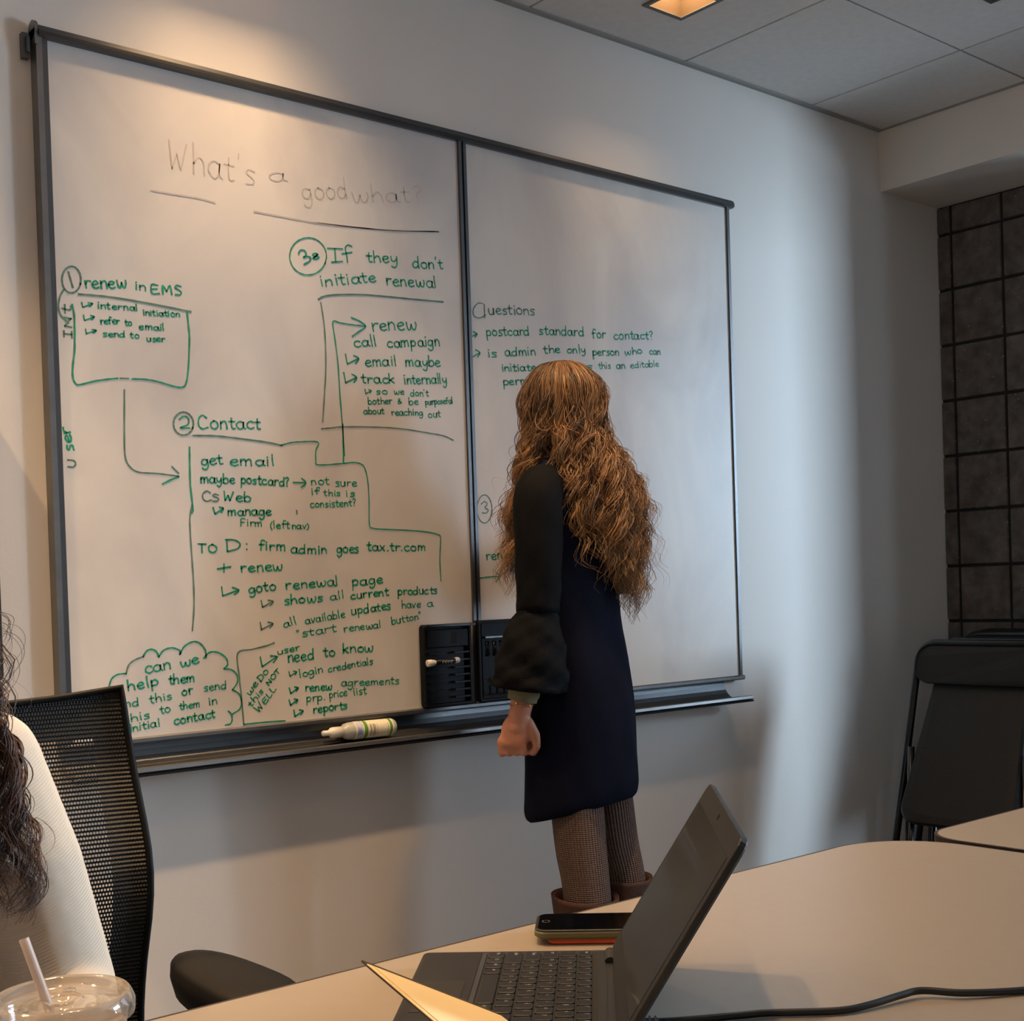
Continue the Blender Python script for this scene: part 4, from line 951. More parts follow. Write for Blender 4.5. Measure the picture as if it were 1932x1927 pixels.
# ---------------------------------------------------------------- folding chairs leaning by the block wall
M_fab = mat('black_vinyl', (7, 9, 10), .6, bump=.3, bscale=150); M_ftube = mat('black_painted_tube', (7, 7, 8), .22)
def folding(tilt, H):
    t = thing('folding_chair', '', 'chair')
    ct, st = math.cos(tilt), math.sin(tilt)
    def T(x, y, z): return (x, y * ct + z * st, z * ct - y * st)
    hw = .205
    path = [(-.225, 0, .01), (-hw - .004, 0, H * .55), (-hw + .003, 0, H - .10)] + [(-hw + .06 - .057 * math.cos(a * PI / 12), 0, H - .06 + .055 * math.sin(a * PI / 12)) for a in range(7)]
    path += [(-p[0], p[1], p[2]) for p in path[::-1]]
    MB().tube([T(*p) for p in path], .0115, 10).build('front_frame', M_ftube, t, smooth=True)
    for sx in (-1, 1):
        MB().tube([T(sx * .180, -.022, H * .66), T(sx * .178, .016, H * .34), T(sx * .19, .026, .01)], .0105, 8).build('rear_leg', M_ftube, t, smooth=True)
        MB().tube([T(sx * .150, -.034, H * .50), T(sx * .145, -.004, .10)], .008, 8).build('brace', M_ftube, t, smooth=True)
        MB().tube([T(sx * .225, 0, .0), T(sx * .2245, 0, .03)], .0145, 10).build('foot_cap', M_black, t)
    MB().tube([T(-.188, .022, .12), T(.188, .022, .12)], .008, 8).build('stretcher', M_ftube, t, smooth=True)
    q = MB()
    def bk(y, s): 
        pts = rrect(-hw + .004 + s, H - .128 + s, hw - .004 - s, H - .010 - s, .045, 6)
        return [T(a, y + .012 * (1 - (a / hw) ** 2), b) for a, b in pts]
    q.rings([bk(-.012, .004), bk(-.016, .001), bk(-.006, 0), bk(.004, .004)]); q.build('backrest', M_fab, t)
    q = MB()
    def sr(y, s):
        pts = []
        for a, b in rrect(-.185 + s, .42 * H + s, .185 - s, .93 * H - s, .055, 6):
            f = 1 - .20 * (b - .42 * H) / (.50 * H); pts.append(T(a * f, y + .080 * (b - .42 * H) / (.51 * H), b))
        return pts
    q.rings([sr(-.030, .0), sr(-.052, .001), sr(-.060, .008), sr(-.063, .03)]); q.build('seat', M_fab, t)
    return t
def copy_tree(o):
    c = o.copy(); COL.objects.link(c)
    for ch in [x for x in bpy.data.objects if x.parent == o]:
        d = ch.copy(); COL.objects.link(d); d.parent = c
        for g_ in [x for x in bpy.data.objects if x.parent == ch]:
            e_ = g_.copy(); COL.objects.link(e_); e_.parent = d
    return c
fl = ['frontmost black folding chair of the leaning stack, its whole seat in view', 'second black folding chair in the leaning stack, behind the frontmost', 'third black folding chair in the leaning stack', 'rearmost black folding chair, leaning on the dark block wall']
proto = folding(math.radians(13), .945)
for i, (bx, cy, dz) in enumerate(((3.28, -.600, 0), (3.42, -.590, 0), (3.86, -.400, 0), (4.01, -.350, 0))):
    o = proto if i == 0 else copy_tree(proto)
    o.location = (bx, cy, 0); o.rotation_euler = (0, 0, -PI / 2 + (0, .01, -.01, 0)[i]); o['label'] = fl[i]; o['group'] = 'folding chairs leaning by the block wall'

# ---------------------------------------------------------------- hair
def hair_mat(name, dark, light, rough=.38):
    m = bpy.data.materials.new(name); m.use_nodes = True; nt = m.node_tree; b = nt.nodes['Principled BSDF']
    at = nt.nodes.new('ShaderNodeAttribute'); at.attribute_name = 'tone'; r = nt.nodes.new('ShaderNodeValToRGB')
    r.color_ramp.elements[0].color = lin(dark) + (1,); r.color_ramp.elements[1].color = lin(light) + (1,)
    nt.links.new(at.outputs['Fac'], r.inputs['Fac']); nt.links.new(r.outputs['Color'], b.inputs['Base Color'])
    b.inputs['Roughness'].default_value = rough; b.inputs['Specular IOR Level'].default_value = .6; b.inputs['Sheen Weight'].default_value = .15
    # light that filters through thin locks
    tl = nt.nodes.new('ShaderNodeBsdfTranslucent'); nt.links.new(r.outputs['Color'], tl.inputs[0]); mx = nt.nodes.new('ShaderNodeMixShader'); mx.inputs[0].default_value = .3
    out = [n for n in nt.nodes if n.type == 'OUTPUT_MATERIAL'][0]
    nt.links.new(b.outputs[0], mx.inputs[1]); nt.links.new(tl.outputs[0], mx.inputs[2]); nt.links.new(mx.outputs[0], out.inputs[0])
    return m
def locks(name, guides, m, parent, per=16, rad=.0011, amp=.010, wav=.075, spread=.012, seed=1, sub=12):
    """each guide is a lock: control points; its strands share a curl, splay and taper"""
    rnd = random.Random(seed); V = []; F = []; tone = []
    for gd, opt in guides:
        g = cat_rom(gd, sub); n = len(g); Lc = [0]
        for i in range(1, n): Lc.append(Lc[-1] + (g[i] - g[i - 1]).length)
        tot = Lc[-1]; ph0 = rnd.uniform(0, 6.28); wl = wav * rnd.uniform(.75, 1.3); A0 = amp * opt.get('amp', 1) * rnd.uniform(.6, 1.3); tb = rnd.uniform(0, .75); turn = 1 if rnd.random() < .8 else -1
        for k in range(per):
            oa = rnd.uniform(0, 6.28); orr = spread * opt.get('spread', 1) * math.sqrt(rnd.random()); off = Vector((math.cos(oa), math.sin(oa), rnd.uniform(-.4, .4))) * orr
            ph = ph0 + rnd.gauss(0, .2); A = A0 * rnd.uniform(.7, 1.3); end = rnd.uniform(.80, 1.0); rd = rad * rnd.uniform(.7, 1.25); tn = min(1, max(0, tb + rnd.gauss(0, .16)))
            stray = rnd.random() < .05; 
            if stray: off = off * 2.2; A *= 1.6
            b0 = len(V); last = int((n - 1) * end)
            for i in range(last + 1):
                s = Lc[i] / tot; gr = min(1, max(0, (s - .12) / .4)); tpr = 1 - .65 * max(0, (s / end - .75) / .25)
                t_ = (g[min(i + 1, n - 1)] - g[max(i - 1, 0)]).normalized()
                a1 = t_.cross(Vector((.3, .95, .05))).normalized(); a2 = t_.cross(a1)
                q = 2 * PI * Lc[i] / wl * turn + ph
                p = g[i] + off * (.35 + .65 * min(1, s * 2.2)) * (1 + .25 * s) + (a1 * math.cos(q) + a2 * math.sin(q) * .8) * A * gr * (.6 + .7 * s)
                for j in range(3):
                    c = 2 * PI * j / 3; V.append(tuple(p + (a1 * math.cos(c) + a2 * math.sin(c)) * rd * tpr)); tone.append(min(1, tn * (.75 + .5 * s)))
                if i:
                    o_ = b0 + (i - 1) * 3
                    for j in range(3): F.append((o_ + j, o_ + (j + 1) % 3, o_ + 3 + (j + 1) % 3, o_ + 3 + j))
    me = bpy.data.meshes.new(name); me.from_pydata(V, [], F); me.materials.append(m)
    at = me.attributes.new('tone', 'FLOAT', 'POINT'); at.data.foreach_set('value', tone)
    me.polygons.foreach_set('use_smooth', [True] * len(me.polygons))
    o = bpy.data.objects.new(name, me); COL.objects.link(o); o.parent = parent; return o

# ---------------------------------------------------------------- standing woman
W = thing('person', 'person with very long curly golden-brown hair in a navy dress, standing at the whiteboard', 'person', (2.068, -.39, 0), math.radians(20))
X3 = lambda a: Matrix.Rotation(a, 3, 'X'); Y3 = lambda a: Matrix.Rotation(a, 3, 'Y'); Z3 = lambda a: Matrix.Rotation(a, 3, 'Z')
HC = Vector((.006, .010, 1.535))
pr_ = [
 ('e', HC, (.072, .088, .100), X3(-.35)), ('e', HC + Vector((0, .050, -.040)), (.050, .045, .058), X3(-.3)),
 ('e', HC + Vector((0, .084, -.075)), (.020, .018, .018)),                       # chin
 ('e', HC + Vector((0, .097, -.022)), (.010, .018, .022), X3(-.5)),              # nose
 ('e', HC + Vector((0, .088, -.052)), (.022, .010, .005)), ('e', HC + Vector((0, .084, -.060)), (.019, .010, .006)),   # lips
 ('e', HC + Vector((-.028, .074, .004)), (.017, .010, .010)), ('e', HC + Vector((.028, .074, .004)), (.017, .010, .010)),
 ('e', HC + Vector((-.028, .078, .020)), (.022, .012, .006)), ('e', HC + Vector((.028, .078, .020)), (.022, .012, .006)),
 ('e', HC + Vector((-.073, .005, -.012)), (.010, .018, .028)), ('e', HC + Vector((.073, .005, -.012)), (.010, .018, .028)),
 ('c', [(0, -.010, 1.34), (0, .0, 1.47)], [.054, .048]),
 ('c', [(-.13, -.005, 1.325), (0, -.010, 1.345), (.13, -.005, 1.325)], [.040, .052, .040]),
 ('e', (0, .005, 1.22), (.130, .085, .14)), ('e', (0, 0, 1.05), (.105, .080, .15)), ('e', (0, -.01, .88), (.128, .092, .12)),
 ('c', [(-.150, -.005, 1.325), (-.178, -.012, 1.06), (-.190, .035, .848)], [.046, .036, .0245]),
 ('c', [(.150, 0, 1.325), (.205, .045, 1.09), (.260, .181, 1.21)], [.046, .036, .024]),
 ('c', [(-.066, -.03, .86), (-.073, -.042, .60), (-.075, -.056, .44), (-.076, -.07, .10)], [.066, .050, .042, .034]),
 ('c', [(.066, -.03, .86), (.074, -.050, .60), (.076, -.074, .44), (.078, -.09, .10)], [.066, .050, .042, .034]),
 ('c', [(-.076, -.07, .07), (-.085, .05, .035)], [.036, .030]), ('c', [(.078, -.09, .07), (.090, .03, .035)], [.036, .030]),
]
# left hand: loose fist, back of the hand turned to the room
hb = Vector((-.190, .036, .848))
pr_ += [('e', (-.189, .050, .800), (.020, .036, .042), X3(.12)), ('c', [hb, (-.190, .043, .815)], [.0245, .026]), ('e', (-.189, .060, .782), (.018, .034, .022))]
for i, (dy, ln) in enumerate(((.030, .030), (.011, .033), (-.008, .031), (-.026, .026))):
    k0 = Vector((-.191, .057 + dy, .783 - (.004 if i in (0, 3) else 0))); k1 = k0 + Vector((.006, .002, -ln)); k2 = k1 + Vector((.024, -.002, .004)); k3 = k2 + Vector((.004, -.002, .020))
    pr_.append(('c', [k0, k1, k2, k3], [.0098, .0092, .0084, .0072]))
pr_.append(('c', [(-.185, .018, .822), (-.180, .004, .795), (-.172, .006, .768), (-.168, .018, .752)], [.0125, .0110, .0098, .0082]))
# right hand writing at the board (hidden by the body in the photograph)
rh = Vector((.262, .188, 1.215))
pr_ += [('e', rh + Vector((-.004, .035, .022)), (.020, .042, .034), X3(.5))]
for i in range(4):
    k0 = rh + Vector((.016 - .010 * i, .060, .040 - .004 * i)); k1 = k0 + Vector((-.006, .024, -.006)); k2 = k1 + Vector((-.008, .004, -.022))
    pr_.append(('c', [k0, k1, k2], [.0088, .0080, .0070]))
pr_.append(('c', [rh + Vector((-.018, .018, .018)), rh + Vector((-.028, .048, .014)), rh + Vector((-.014, .074, .008))], [.0110, .0096, .0078]))
body = organic('body', pr_, M_skin, W, .0042, 5, .5)
M_eye = mat('eye_white', (225, 220, 212), .2); M_iris = mat('iris', (62, 74, 60), .2)
# dress
def wob(a, z, k): return 1 + k * (.5 * math.sin(3 * a + z * 9) + .35 * math.sin(7 * a - z * 14) + .25 * math.sin(11 * a + z * 23))
def cloth(name, secs, m, parent, k=.02, n=56, thick=.004, sub=3):
    """secs: (z, cx, cy, rx, ry, tilt) swept as a soft tube"""
    pts = cat_rom([(s[0], s[1], s[2]) for s in secs], sub); rr_ = cat_rom([(s[3], s[4], s[5] if len(s) > 5 else 0) for s in secs], sub); rs = []
    for p, r in zip(pts, rr_):
        ring = []
        for j in range(n):
            a = 2 * PI * j / n; f = wob(a, p[0], k); ring.append((p[1] + r[0] * f * math.cos(a), p[2] + r[1] * f * math.sin(a), p[0] + r[2] * math.sin(a)))
        rs.append(ring)
    o = MB().rings(rs, cap=False).build(name, m, parent, smooth=True)
    sd_ = o.modifiers.new('s', 'SOLIDIFY'); sd_.thickness = thick; sd_.offset = 0
    return o
cloth('dress', [(.603, 0, -.012, .138, .112, -.028), (.612, 0, -.012, .147, .120, -.029), (.630, 0, -.012, .150, .124, -.028), (.66, 0, -.014, .149, .124, -.018), (.76, 0, -.016, .150, .122, -.004), (.86, 0, -.016, .152, .120), (.95, 0, -.014, .146, .112), (1.05, 0, -.008, .132, .100), (1.15, 0, -.002, .136, .100), (1.25, 0, 0, .146, .102), (1.32, 0, -.004, .150, .092), (1.378, 0, -.008, .128, .080), (1.412, 0, -.006, .092, .072)], M_navy, W, .030)
def sleeve(name, path, radii, m, parent, k=.05, n=40, flat=None):
    P_ = cat_rom(path, 5); R_ = cat_rom([(r, 0, 0) for r in radii], 5); rs = []
    for i in range(len(P_)):
        t_ = (P_[min(i + 1, len(P_) - 1)] - P_[max(i - 1, 0)]).normalized(); a1 = t_.cross(Vector((0, 1, 0))).normalized(); a2 = t_.cross(a1)
        kk = k * (1 + 1.6 * i / len(P_))
        rs.append([P_[i] + (a1 * math.cos(2 * PI * j / n) + a2 * math.sin(2 * PI * j / n)) * R_[i][0] * wob(2 * PI * j / n, i * .11, kk) for j in range(n)])
    o = MB().rings(rs, cap=False).build(name, m, parent, smooth=True)
    sd_ = o.modifiers.new('s', 'SOLIDIFY'); sd_.thickness = .003; sd_.offset = 0; return o
sleeve('sleeve', [(-.080, -.004, 1.368), (-.145, -.006, 1.332), (-.163, -.010, 1.25), (-.172, -.012, 1.14), (-.178, -.010, 1.065)], [.036, .053, .053, .049, .046], M_sleeve, W, .02)
sleeve('sleeve_cuff', [(-.178, -.010, 1.075), (-.179, -.008, 1.055), (-.182, 0, 1.01), (-.184, .006, .95), (-.186, .012, .898)], [.042, .048, .066, .078, .083], M_sleeve, W, .035, 72)
sleeve('sleeve', [(.080, -.002, 1.368), (.145, .002, 1.332), (.176, .024, 1.22), (.203, .048, 1.11)], [.036, .053, .052, .048], M_sleeve, W, .02)
sleeve('sleeve_cuff', [(.203, .040, 1.100), (.216, .075, 1.115), (.234, .11, 1.145), (.246, .148, 1.175)], [.046, .052, .064, .076], M_sleeve, W, .05)
# knitted tights: ribbed tubes down each leg
def tights_mat():
    m = mat('brown_ribbed_knit', (112, 86, 74), .95); nt = m.node_tree; b = nt.nodes['Principled BSDF']
    uv = nt.nodes.new('ShaderNodeUVMap'); s = nt.nodes.new('ShaderNodeSeparateXYZ'); nt.links.new(uv.outputs[0], s.inputs[0])
    def mm(op, a, v): 
        n = nt.nodes.new('ShaderNodeMath'); n.operation = op; nt.links.new(a, n.inputs[0])
        if isinstance(v, (int, float)): n.inputs[1].default_value = v
        else: nt.links.new(v, n.inputs[1])
        return n.outputs[0]
    a = mm('SINE', mm('MULTIPLY', s.outputs[0], 2 * PI * 50), 0); c = mm('SINE', mm('MULTIPLY', s.outputs[1], 2 * PI / .0046), 0)
    h = mm('ADD', a, mm('MULTIPLY', c, .4))
    bp = nt.nodes.new('ShaderNodeBump'); bp.inputs['Distance'].default_value = .0022; bp.inputs['Strength'].default_value = .9
    nt.links.new(h, bp.inputs['Height']); nt.links.new(bp.outputs[0], b.inputs['Normal'])
    r = nt.nodes.new('ShaderNodeMapRange'); r.inputs[1].default_value = -1.7; r.inputs[2].default_value = 1.7; nt.links.new(h, r.inputs[0])
    cr = nt.nodes.new('ShaderNodeValToRGB'); cr.color_ramp.elements[0].color = lin((84, 65, 57)) + (1,); cr.color_ramp.elements[1].color = lin((124, 97, 84)) + (1,)
    nt.links.new(r.outputs[0], cr.inputs[0]); nt.links.new(cr.outputs[0], b.inputs['Base Color'])
    return m
M_tights = tights_mat()
def legtube(name, path, radii):
    P_ = cat_rom(path, 8); R_ = cat_rom([(r, 0, 0) for r in radii], 8); n = 40; q = MB(); rs = []
    for p, r in zip(P_, R_): rs.append([(p.x + r[0] * math.cos(2 * PI * j / n), p.y + r[0] * 1.02 * math.sin(2 * PI * j / n), p.z) for j in range(n)])
    q.rings(rs, cap=False); o = q.build(name, M_tights, W, smooth=True); ul = o.data.uv_layers.new(name='UVMap')
    for pl_ in o.data.polygons:
        for li in pl_.loop_indices:
            vi = o.data.loops[li].vertex_index; j = vi % n; u = j / n
            if j == 0 and any((o.data.loops[x].vertex_index % n) == n - 1 for x in pl_.loop_indices): u = 1.0
            ul.data[li].uv = (u, o.data.vertices[vi].co.z)
    return o
legtube('tights_leg', [(-.068, -.030, .74), (-.072, -.038, .62), (-.074, -.046, .52), (-.075, -.056, .44), (-.076, -.062, .33), (-.076, -.068, .14)], [.060, .0595, .0575, .0535, .053, .042])
legtube('tights_leg', [(.068, -.030, .74), (.073, -.044, .62), (.075, -.056, .52), (.076, -.074, .44), (.077, -.082, .33), (.078, -.088, .14)], [.060, .0595, .0575, .0535, .053, .042])
def boot(sx, cx, cy, top):
    secs = [(.012, cx, cy, .038, .044), (.06, cx, cy, .040, .048), (.11, cx, cy, .046, .050), (.20, cx * .99, cy + .006, .054, .056), (.32, cx * .98, cy + .016, .061, .062), (top - .06, cx * .97, cy + .022, .064, .066), (top, cx * .97, cy + .026, .069, .071, .006)]
    bt = cloth('boot', secs, M_boot, W, .015, 40, .004)
    cloth('boot_cuff', [(top - .075, cx * .97, cy + .022, .070, .072), (top - .03, cx * .97, cy + .024, .072, .074), (top + .002, cx * .97, cy + .026, .074, .076, .006)], M_boot, bt, .012, 40, .003)
    organic('boot_foot', [('c', [(cx, cy, .055), (cx * 1.06, cy + .08, .042), (cx * 1.12, cy + .155, .032)], [.044, .038, .028])], M_boot, bt, .005, 4)
    MB().box((cx, cy - .005, .012), (.062, .062, .022)).build('heel', M_black, bt, bevel=.004)
boot(-1, -.0765, -.078, .418); boot(1, .0785, -.096, .435)
# bracelet, hair clip
M_gold = mat('gold', (212, 168, 92), .25, 1.0); M_cufft = mat('pale_green_lining', (128, 122, 92), .8)
q = MB(); q.tube([(-.1895 + .0275 * math.cos(a * PI / 12), .030 + .0275 * math.sin(a * PI / 12), .862 + .002 * math.sin(a)) for a in range(25)], .0012, 6); q.build('bracelet', M_gold, W, smooth=True)
MB().box((-.216, .030, .868), (.003, .005, .006)).build('bracelet_bead', M_gold, W, bevel=.001)
sleeve('inner_cuff', [(-.186, .022, .905), (-.188, .027, .885), (-.189, .030, .872)], [.036, .0335, .031], M_cufft, W, .02, 30)
# marker in the right hand
q = MB().tube([tuple(rh + Vector((.012, .040, .065))), tuple(rh + Vector((-.022, .085, -.010)))], .0065, 12); q.build('hand_pen', M_black, W)

M_hair1 = hair_mat('golden_brown_hair', (80, 50, 29), (236, 180, 114))
gs = []; rnd = random.Random(3)
def hp(al, el, r=1.0):
    """point over the skull: al 0=back, +90=her right, el from horizontal"""
    a = math.radians(al); e_ = math.radians(el)
    return HC + Vector((math.sin(a) * math.cos(e_) * .080 * r, -math.cos(a) * math.cos(e_) * .094 * r, math.sin(e_) * .110 * r))
def back(x, out):      # lies on the back of the dress
    return -.100 * math.sqrt(max(.05, 1 - (x / .18) ** 2)) - out
def lock(al, mid, end, opt=None, r=1.0):
    p0 = hp(al * .9, 84, .99); p1 = hp(al, 55, 1.03); p2 = hp(al, 20, 1.05 * r); p3 = hp(al, -22, 1.06 * r)
    mid, end = Vector(mid), Vector(end)
    up = p3.lerp(mid, .5) + Vector((0, 0, .012)); m2 = mid.lerp(end, .5) + Vector((rnd.uniform(-.012, .012), rnd.uniform(-.006, .006), 0))
    gs.append(([p0, p1, p2, p3, up, mid, m2, end], opt or {}))
for i in range(96):       # the mass down the back
    u = rnd.random(); al = -75 + 165 * u; out = .012 + .040 * rnd.random() ** 1.3
    xm = -.100 + .205 * u + rnd.uniform(-.012, .012); xe = xm * 1.10 + .010 + rnd.uniform(-.012, .012)
    ym = back(xm, out) if u > .18 else back(xm, out) * (.35 + 3.4 * u)
    ze = 1.16 - .12 * min(1, u * 1.5) + rnd.uniform(-.03, .09); xe += .012 * (1.35 - ze) / .3
    lock(al, (xm, ym, 1.345), (xe, back(xe, out + .012), ze))
for i in range(34):       # over the left shoulder, to the front
    al = rnd.uniform(-135, -72); x = -.092 + rnd.uniform(-.028, .022); y = .070 + rnd.uniform(-.03, .03)
    lock(al, (x * .92, y * .72, 1.37), (x - .004, y + .030, rnd.uniform(1.075, 1.22)), {'amp': 1.1})
for i in range(22):       # short locks covering the nape and collar
    x = rnd.uniform(-.115, .04); lock(rnd.uniform(-95, -10), (x, -.075 + .5 * max(0, -x - .05) + rnd.uniform(-.02, .01), 1.40), (x - .004, -.100 + .4 * max(0, -x - .05), rnd.uniform(1.20, 1.27)), {'spread': 1.1})
for i in range(16):       # front right, hidden side
    al = rnd.uniform(100, 150); x = .10 + rnd.uniform(-.02, .03); y = .05 + rnd.uniform(-.02, .04)
    lock(al, (x * .9, y, 1.34), (x, y + .02, rnd.uniform(1.10, 1.2)))
for i in range(30):       # crown cover
    al = rnd.uniform(-150, 150); a = math.radians(al)
    x = math.sin(a) * .100; y = -math.cos(a) * .100
    lock(al, (x, min(y, .05), 1.40), (x * 1.05, min(y, .05) * 1.1, rnd.uniform(1.26, 1.34)), {'spread': 1.2})
locks('hair', gs, M_hair1, W, per=25, rad=.00098, amp=.0125, wav=.105, spread=.0108, seed=5, sub=9)
gs2 = []; keep = gs       # fine flyaways
gs = []
for i in range(60):
    u = rnd.random(); al = -80 + 180 * u
    if u > .3: lock(al, (-.09 + .22 * u, back(-.05 + .15 * u, .05), 1.34), (-.07 + .25 * u, back(.05, .075), rnd.uniform(1.05, 1.3)), r=1.10)
    else: lock(rnd.uniform(-130, -80), (-.11, .06, 1.36), (-.115 + rnd.uniform(-.02, .03), .11 + rnd.uniform(-.02, .03), rnd.uniform(1.1, 1.3)), r=1.08)
locks('stray_hair', gs, M_hair1, W, per=3, rad=.0006, amp=.014, wav=.085, spread=.016, seed=9, sub=9)
M_scalp = mat('hair_underlayer', (66, 40, 22), .8)
rs = []
for z, cx, cy, rx_, ry_ in ((1.640, .006, .010, .015, .02), (1.628, .006, .010, .046, .056), (1.595, .006, .004, .068, .078), (1.54, .005, -.004, .074, .082), (1.47, 0, -.026, .072, .064), (1.40, .004, -.045, .076, .052), (1.34, .016, -.090, .076, .026), (1.22, .036, -.106, .074, .014), (1.14, .050, -.110, .058, .010), (1.10, .056, -.112, .030, .006)):
    rs.append([(cx + rx_ * math.cos(2 * PI * j / 28), cy + ry_ * math.sin(2 * PI * j / 28), z) for j in range(28)])
MB().rings(rs).build('hair_underlayer', M_scalp, W, smooth=True)
q = MB().tube([(.070, -.030, 1.588), (.116, -.038, 1.592)], .0028, 8); q.lathe([(.0, -.007), (.006, -.004), (.0075, 0), (.006, .004), (.0, .007)], (.118, -.038, 1.592), 12); q.build('hair_clip', M_black, W, smooth=True)

# ---------------------------------------------------------------- seated person at the left edge
Sx = thing('person', 'seated person at the left edge with long dark curly hair and a cream ribbed sweater', 'person', (.385, -1.13, 0))
SO = Vector((.385, -1.13, 0))
def sl(p): return Vector(p) - SO
sh = sl((.476, -1.172, .952)); mi = sl((.506, -1.205, .835)); el = sl((.532, -1.232, .700))
fa = sl((.50, -1.37, .64)); ha = sl((.44, -1.45, .635))
HS = Vector((-.02, -.035, 1.20))
pp = [('e', HS, (.075, .092, .112)), ('e', HS + Vector((0, -.055, -.05)), (.05, .042, .055)), ('e', HS + Vector((0, -.090, -.095)), (.02, .016, .016)),
      ('e', HS + Vector((0, -.100, -.028)), (.010, .018, .022), X3(.4)), ('e', HS + Vector((0, -.092, -.062)), (.022, .010, .006)),
      ('e', HS + Vector((.076, 0, -.01)), (.010, .018, .028)), ('e', HS + Vector((-.076, 0, -.01)), (.010, .018, .028)),
      ('e', HS + Vector((-.028, -.074, .004)), (.017, .010, .010)), ('e', HS + Vector((.028, -.074, .004)), (.017, .010, .010)),
      ('e', HS + Vector((-.030, -.078, .022)), (.022, .010, .007)), ('e', HS + Vector((.030, -.078, .022)), (.022, .010, .007)),
      ('e', HS + Vector((0, -.090, -.008)), (.008, .012, .026), X3(-.15)), ('e', HS + Vector((-.035, -.060, -.030)), (.028, .026, .026)), ('e', HS + Vector((.035, -.060, -.030)), (.028, .026, .026)),
      ('c', [(0, .01, 1.00), (0, -.01, 1.12)], [.058, .05]), ('e', (0, 0, .86), (.13, .09, .16)), ('e', (0, -.01, .62), (.14, .10, .16)),
      ('c', [sh, mi, el], [.046, .042, .036]), ('c', [el, fa], [.036, .026]),
      ('c', [(-.14, -.02, .95), (-.19, -.05, .70)], [.046, .036]), ('c', [(-.19, -.05, .70), (-.12, -.26, .64)], [.036, .026]),
      ('c', [(-.08, -.02, .53), (-.10, -.36, .51)], [.078, .056]), ('c', [(.08, -.02, .53), (.10, -.36, .51)], [.078, .056]),
      ('c', [(-.10, -.36, .51), (-.10, -.34, .08)], [.056, .036]), ('c', [(.10, -.36, .51), (.10, -.34, .08)], [.056, .036])]
for hc, dx in ((ha, -1), (Vector((-.08, -.31, .635)), 1)):
    pp += [('e', hc, (.042, .040, .017)), ('c', [fa if dx < 0 else Vector((-.12, -.26, .64)), hc], [.026, .024])]
    for i in range(4):
        k0 = hc + Vector((dx * .030, -.024 + .016 * i, 0)); k1 = k0 + Vector((dx * .030, -.006, -.002)); k2 = k1 + Vector((dx * .018, -.004, -.012))
        pp.append(('c', [k0, k1, k2], [.0092, .0084, .0072]))
    pp.append(('c', [hc + Vector((0, -.030, 0)), hc + Vector((dx * .022, -.052, -.004)), hc + Vector((dx * .040, -.058, -.008))], [.0115, .0098, .0080]))
organic('body', pp, M_skin, Sx, .0055, 5, .5)
def face(H_, sy, par, browm):
    """eyes, brows and lips set into the head; sy -1 looks toward -y"""
    for sx in (-1, 1):
        ey = MB().lathe([(.0105 * math.sin(a * PI / 10), -.0105 * math.cos(a * PI / 10)) for a in range(11)], tuple(H_ + Vector((sx * .028, sy * .0765, .002))), 16)
        ey.v = [(x, y, H_.z + .002 + (z - H_.z - .002) * .55) for x, y, z in ey.v]
        e1 = ey.build('eye', M_eye, par, smooth=True)
        MB().lathe([(.0, -.0009), (.0042, -.0007), (.0042, .0)], tuple(H_ + Vector((sx * .028, sy * .0869, .002))), 14, rot=X3(-sy * PI / 2) if sy < 0 else X3(-PI / 2)).build('iris', M_iris, e1)
        MB().tube([tuple(H_ + Vector((sx * x, sy * y, z))) for x, y, z in ((.014, .088, .022), (.026, .0895, .027), (.042, .080, .023))], [.0022, .0028, .0012], 6).build('eyebrow', browm, par, smooth=True)
        MB().tube([tuple(H_ + Vector((sx * x, sy * y, z))) for x, y, z in ((.0175, .0835, .005), (.028, .0878, .0088), (.039, .0805, .005))], .0013, 6).build('eyelid', browm, par, smooth=True)
    for z, r in ((-.060, .0030), (-.0655, .0036)):
        MB().tube([tuple(H_ + Vector((x, sy * y, z))) for x, y in ((-.021, .0905), (-.010, .0985), (0, .1005), (.010, .0985), (.021, .0905))], [.0008, r, r * .9, r, .0008], 8).build('lip', M_lip, par, smooth=True)
M_lip = mat('lip', (176, 96, 88), .4); M_brow = mat('dark_brow', (50, 32, 22), .8)
face(HS, -1, Sx, M_brow)
face(HC, 1, W, M_brow)
def hair_cap(H_, sy, r, m, par):
    """close layer of hair over crown, sides and back; the face stays open"""
    q = MB(); n = 36; rs = []
    for i in range(1, 15):
        po = math.radians(i * 8.2); ring = []
        for j in range(n):
            az = 2 * PI * j / n; fr = max(0, math.cos(az))       # az 0 points to the face
            p = po * (1 - .62 * fr ** 1.2)
            ring.append(H_ + Vector((math.sin(p) * math.sin(az) * r[0], sy * math.sin(p) * math.cos(az) * r[1], math.cos(p) * r[2])))
        rs.append(ring)
    o = q.rings(rs, cap=True).build('hair_underlayer', m, par, smooth=True)
    return o
M_cap2 = mat('dark_hair_underlayer', (36, 22, 15), .6)
hair_cap(HS, -1, (.083, .101, .121), M_cap2, Sx)
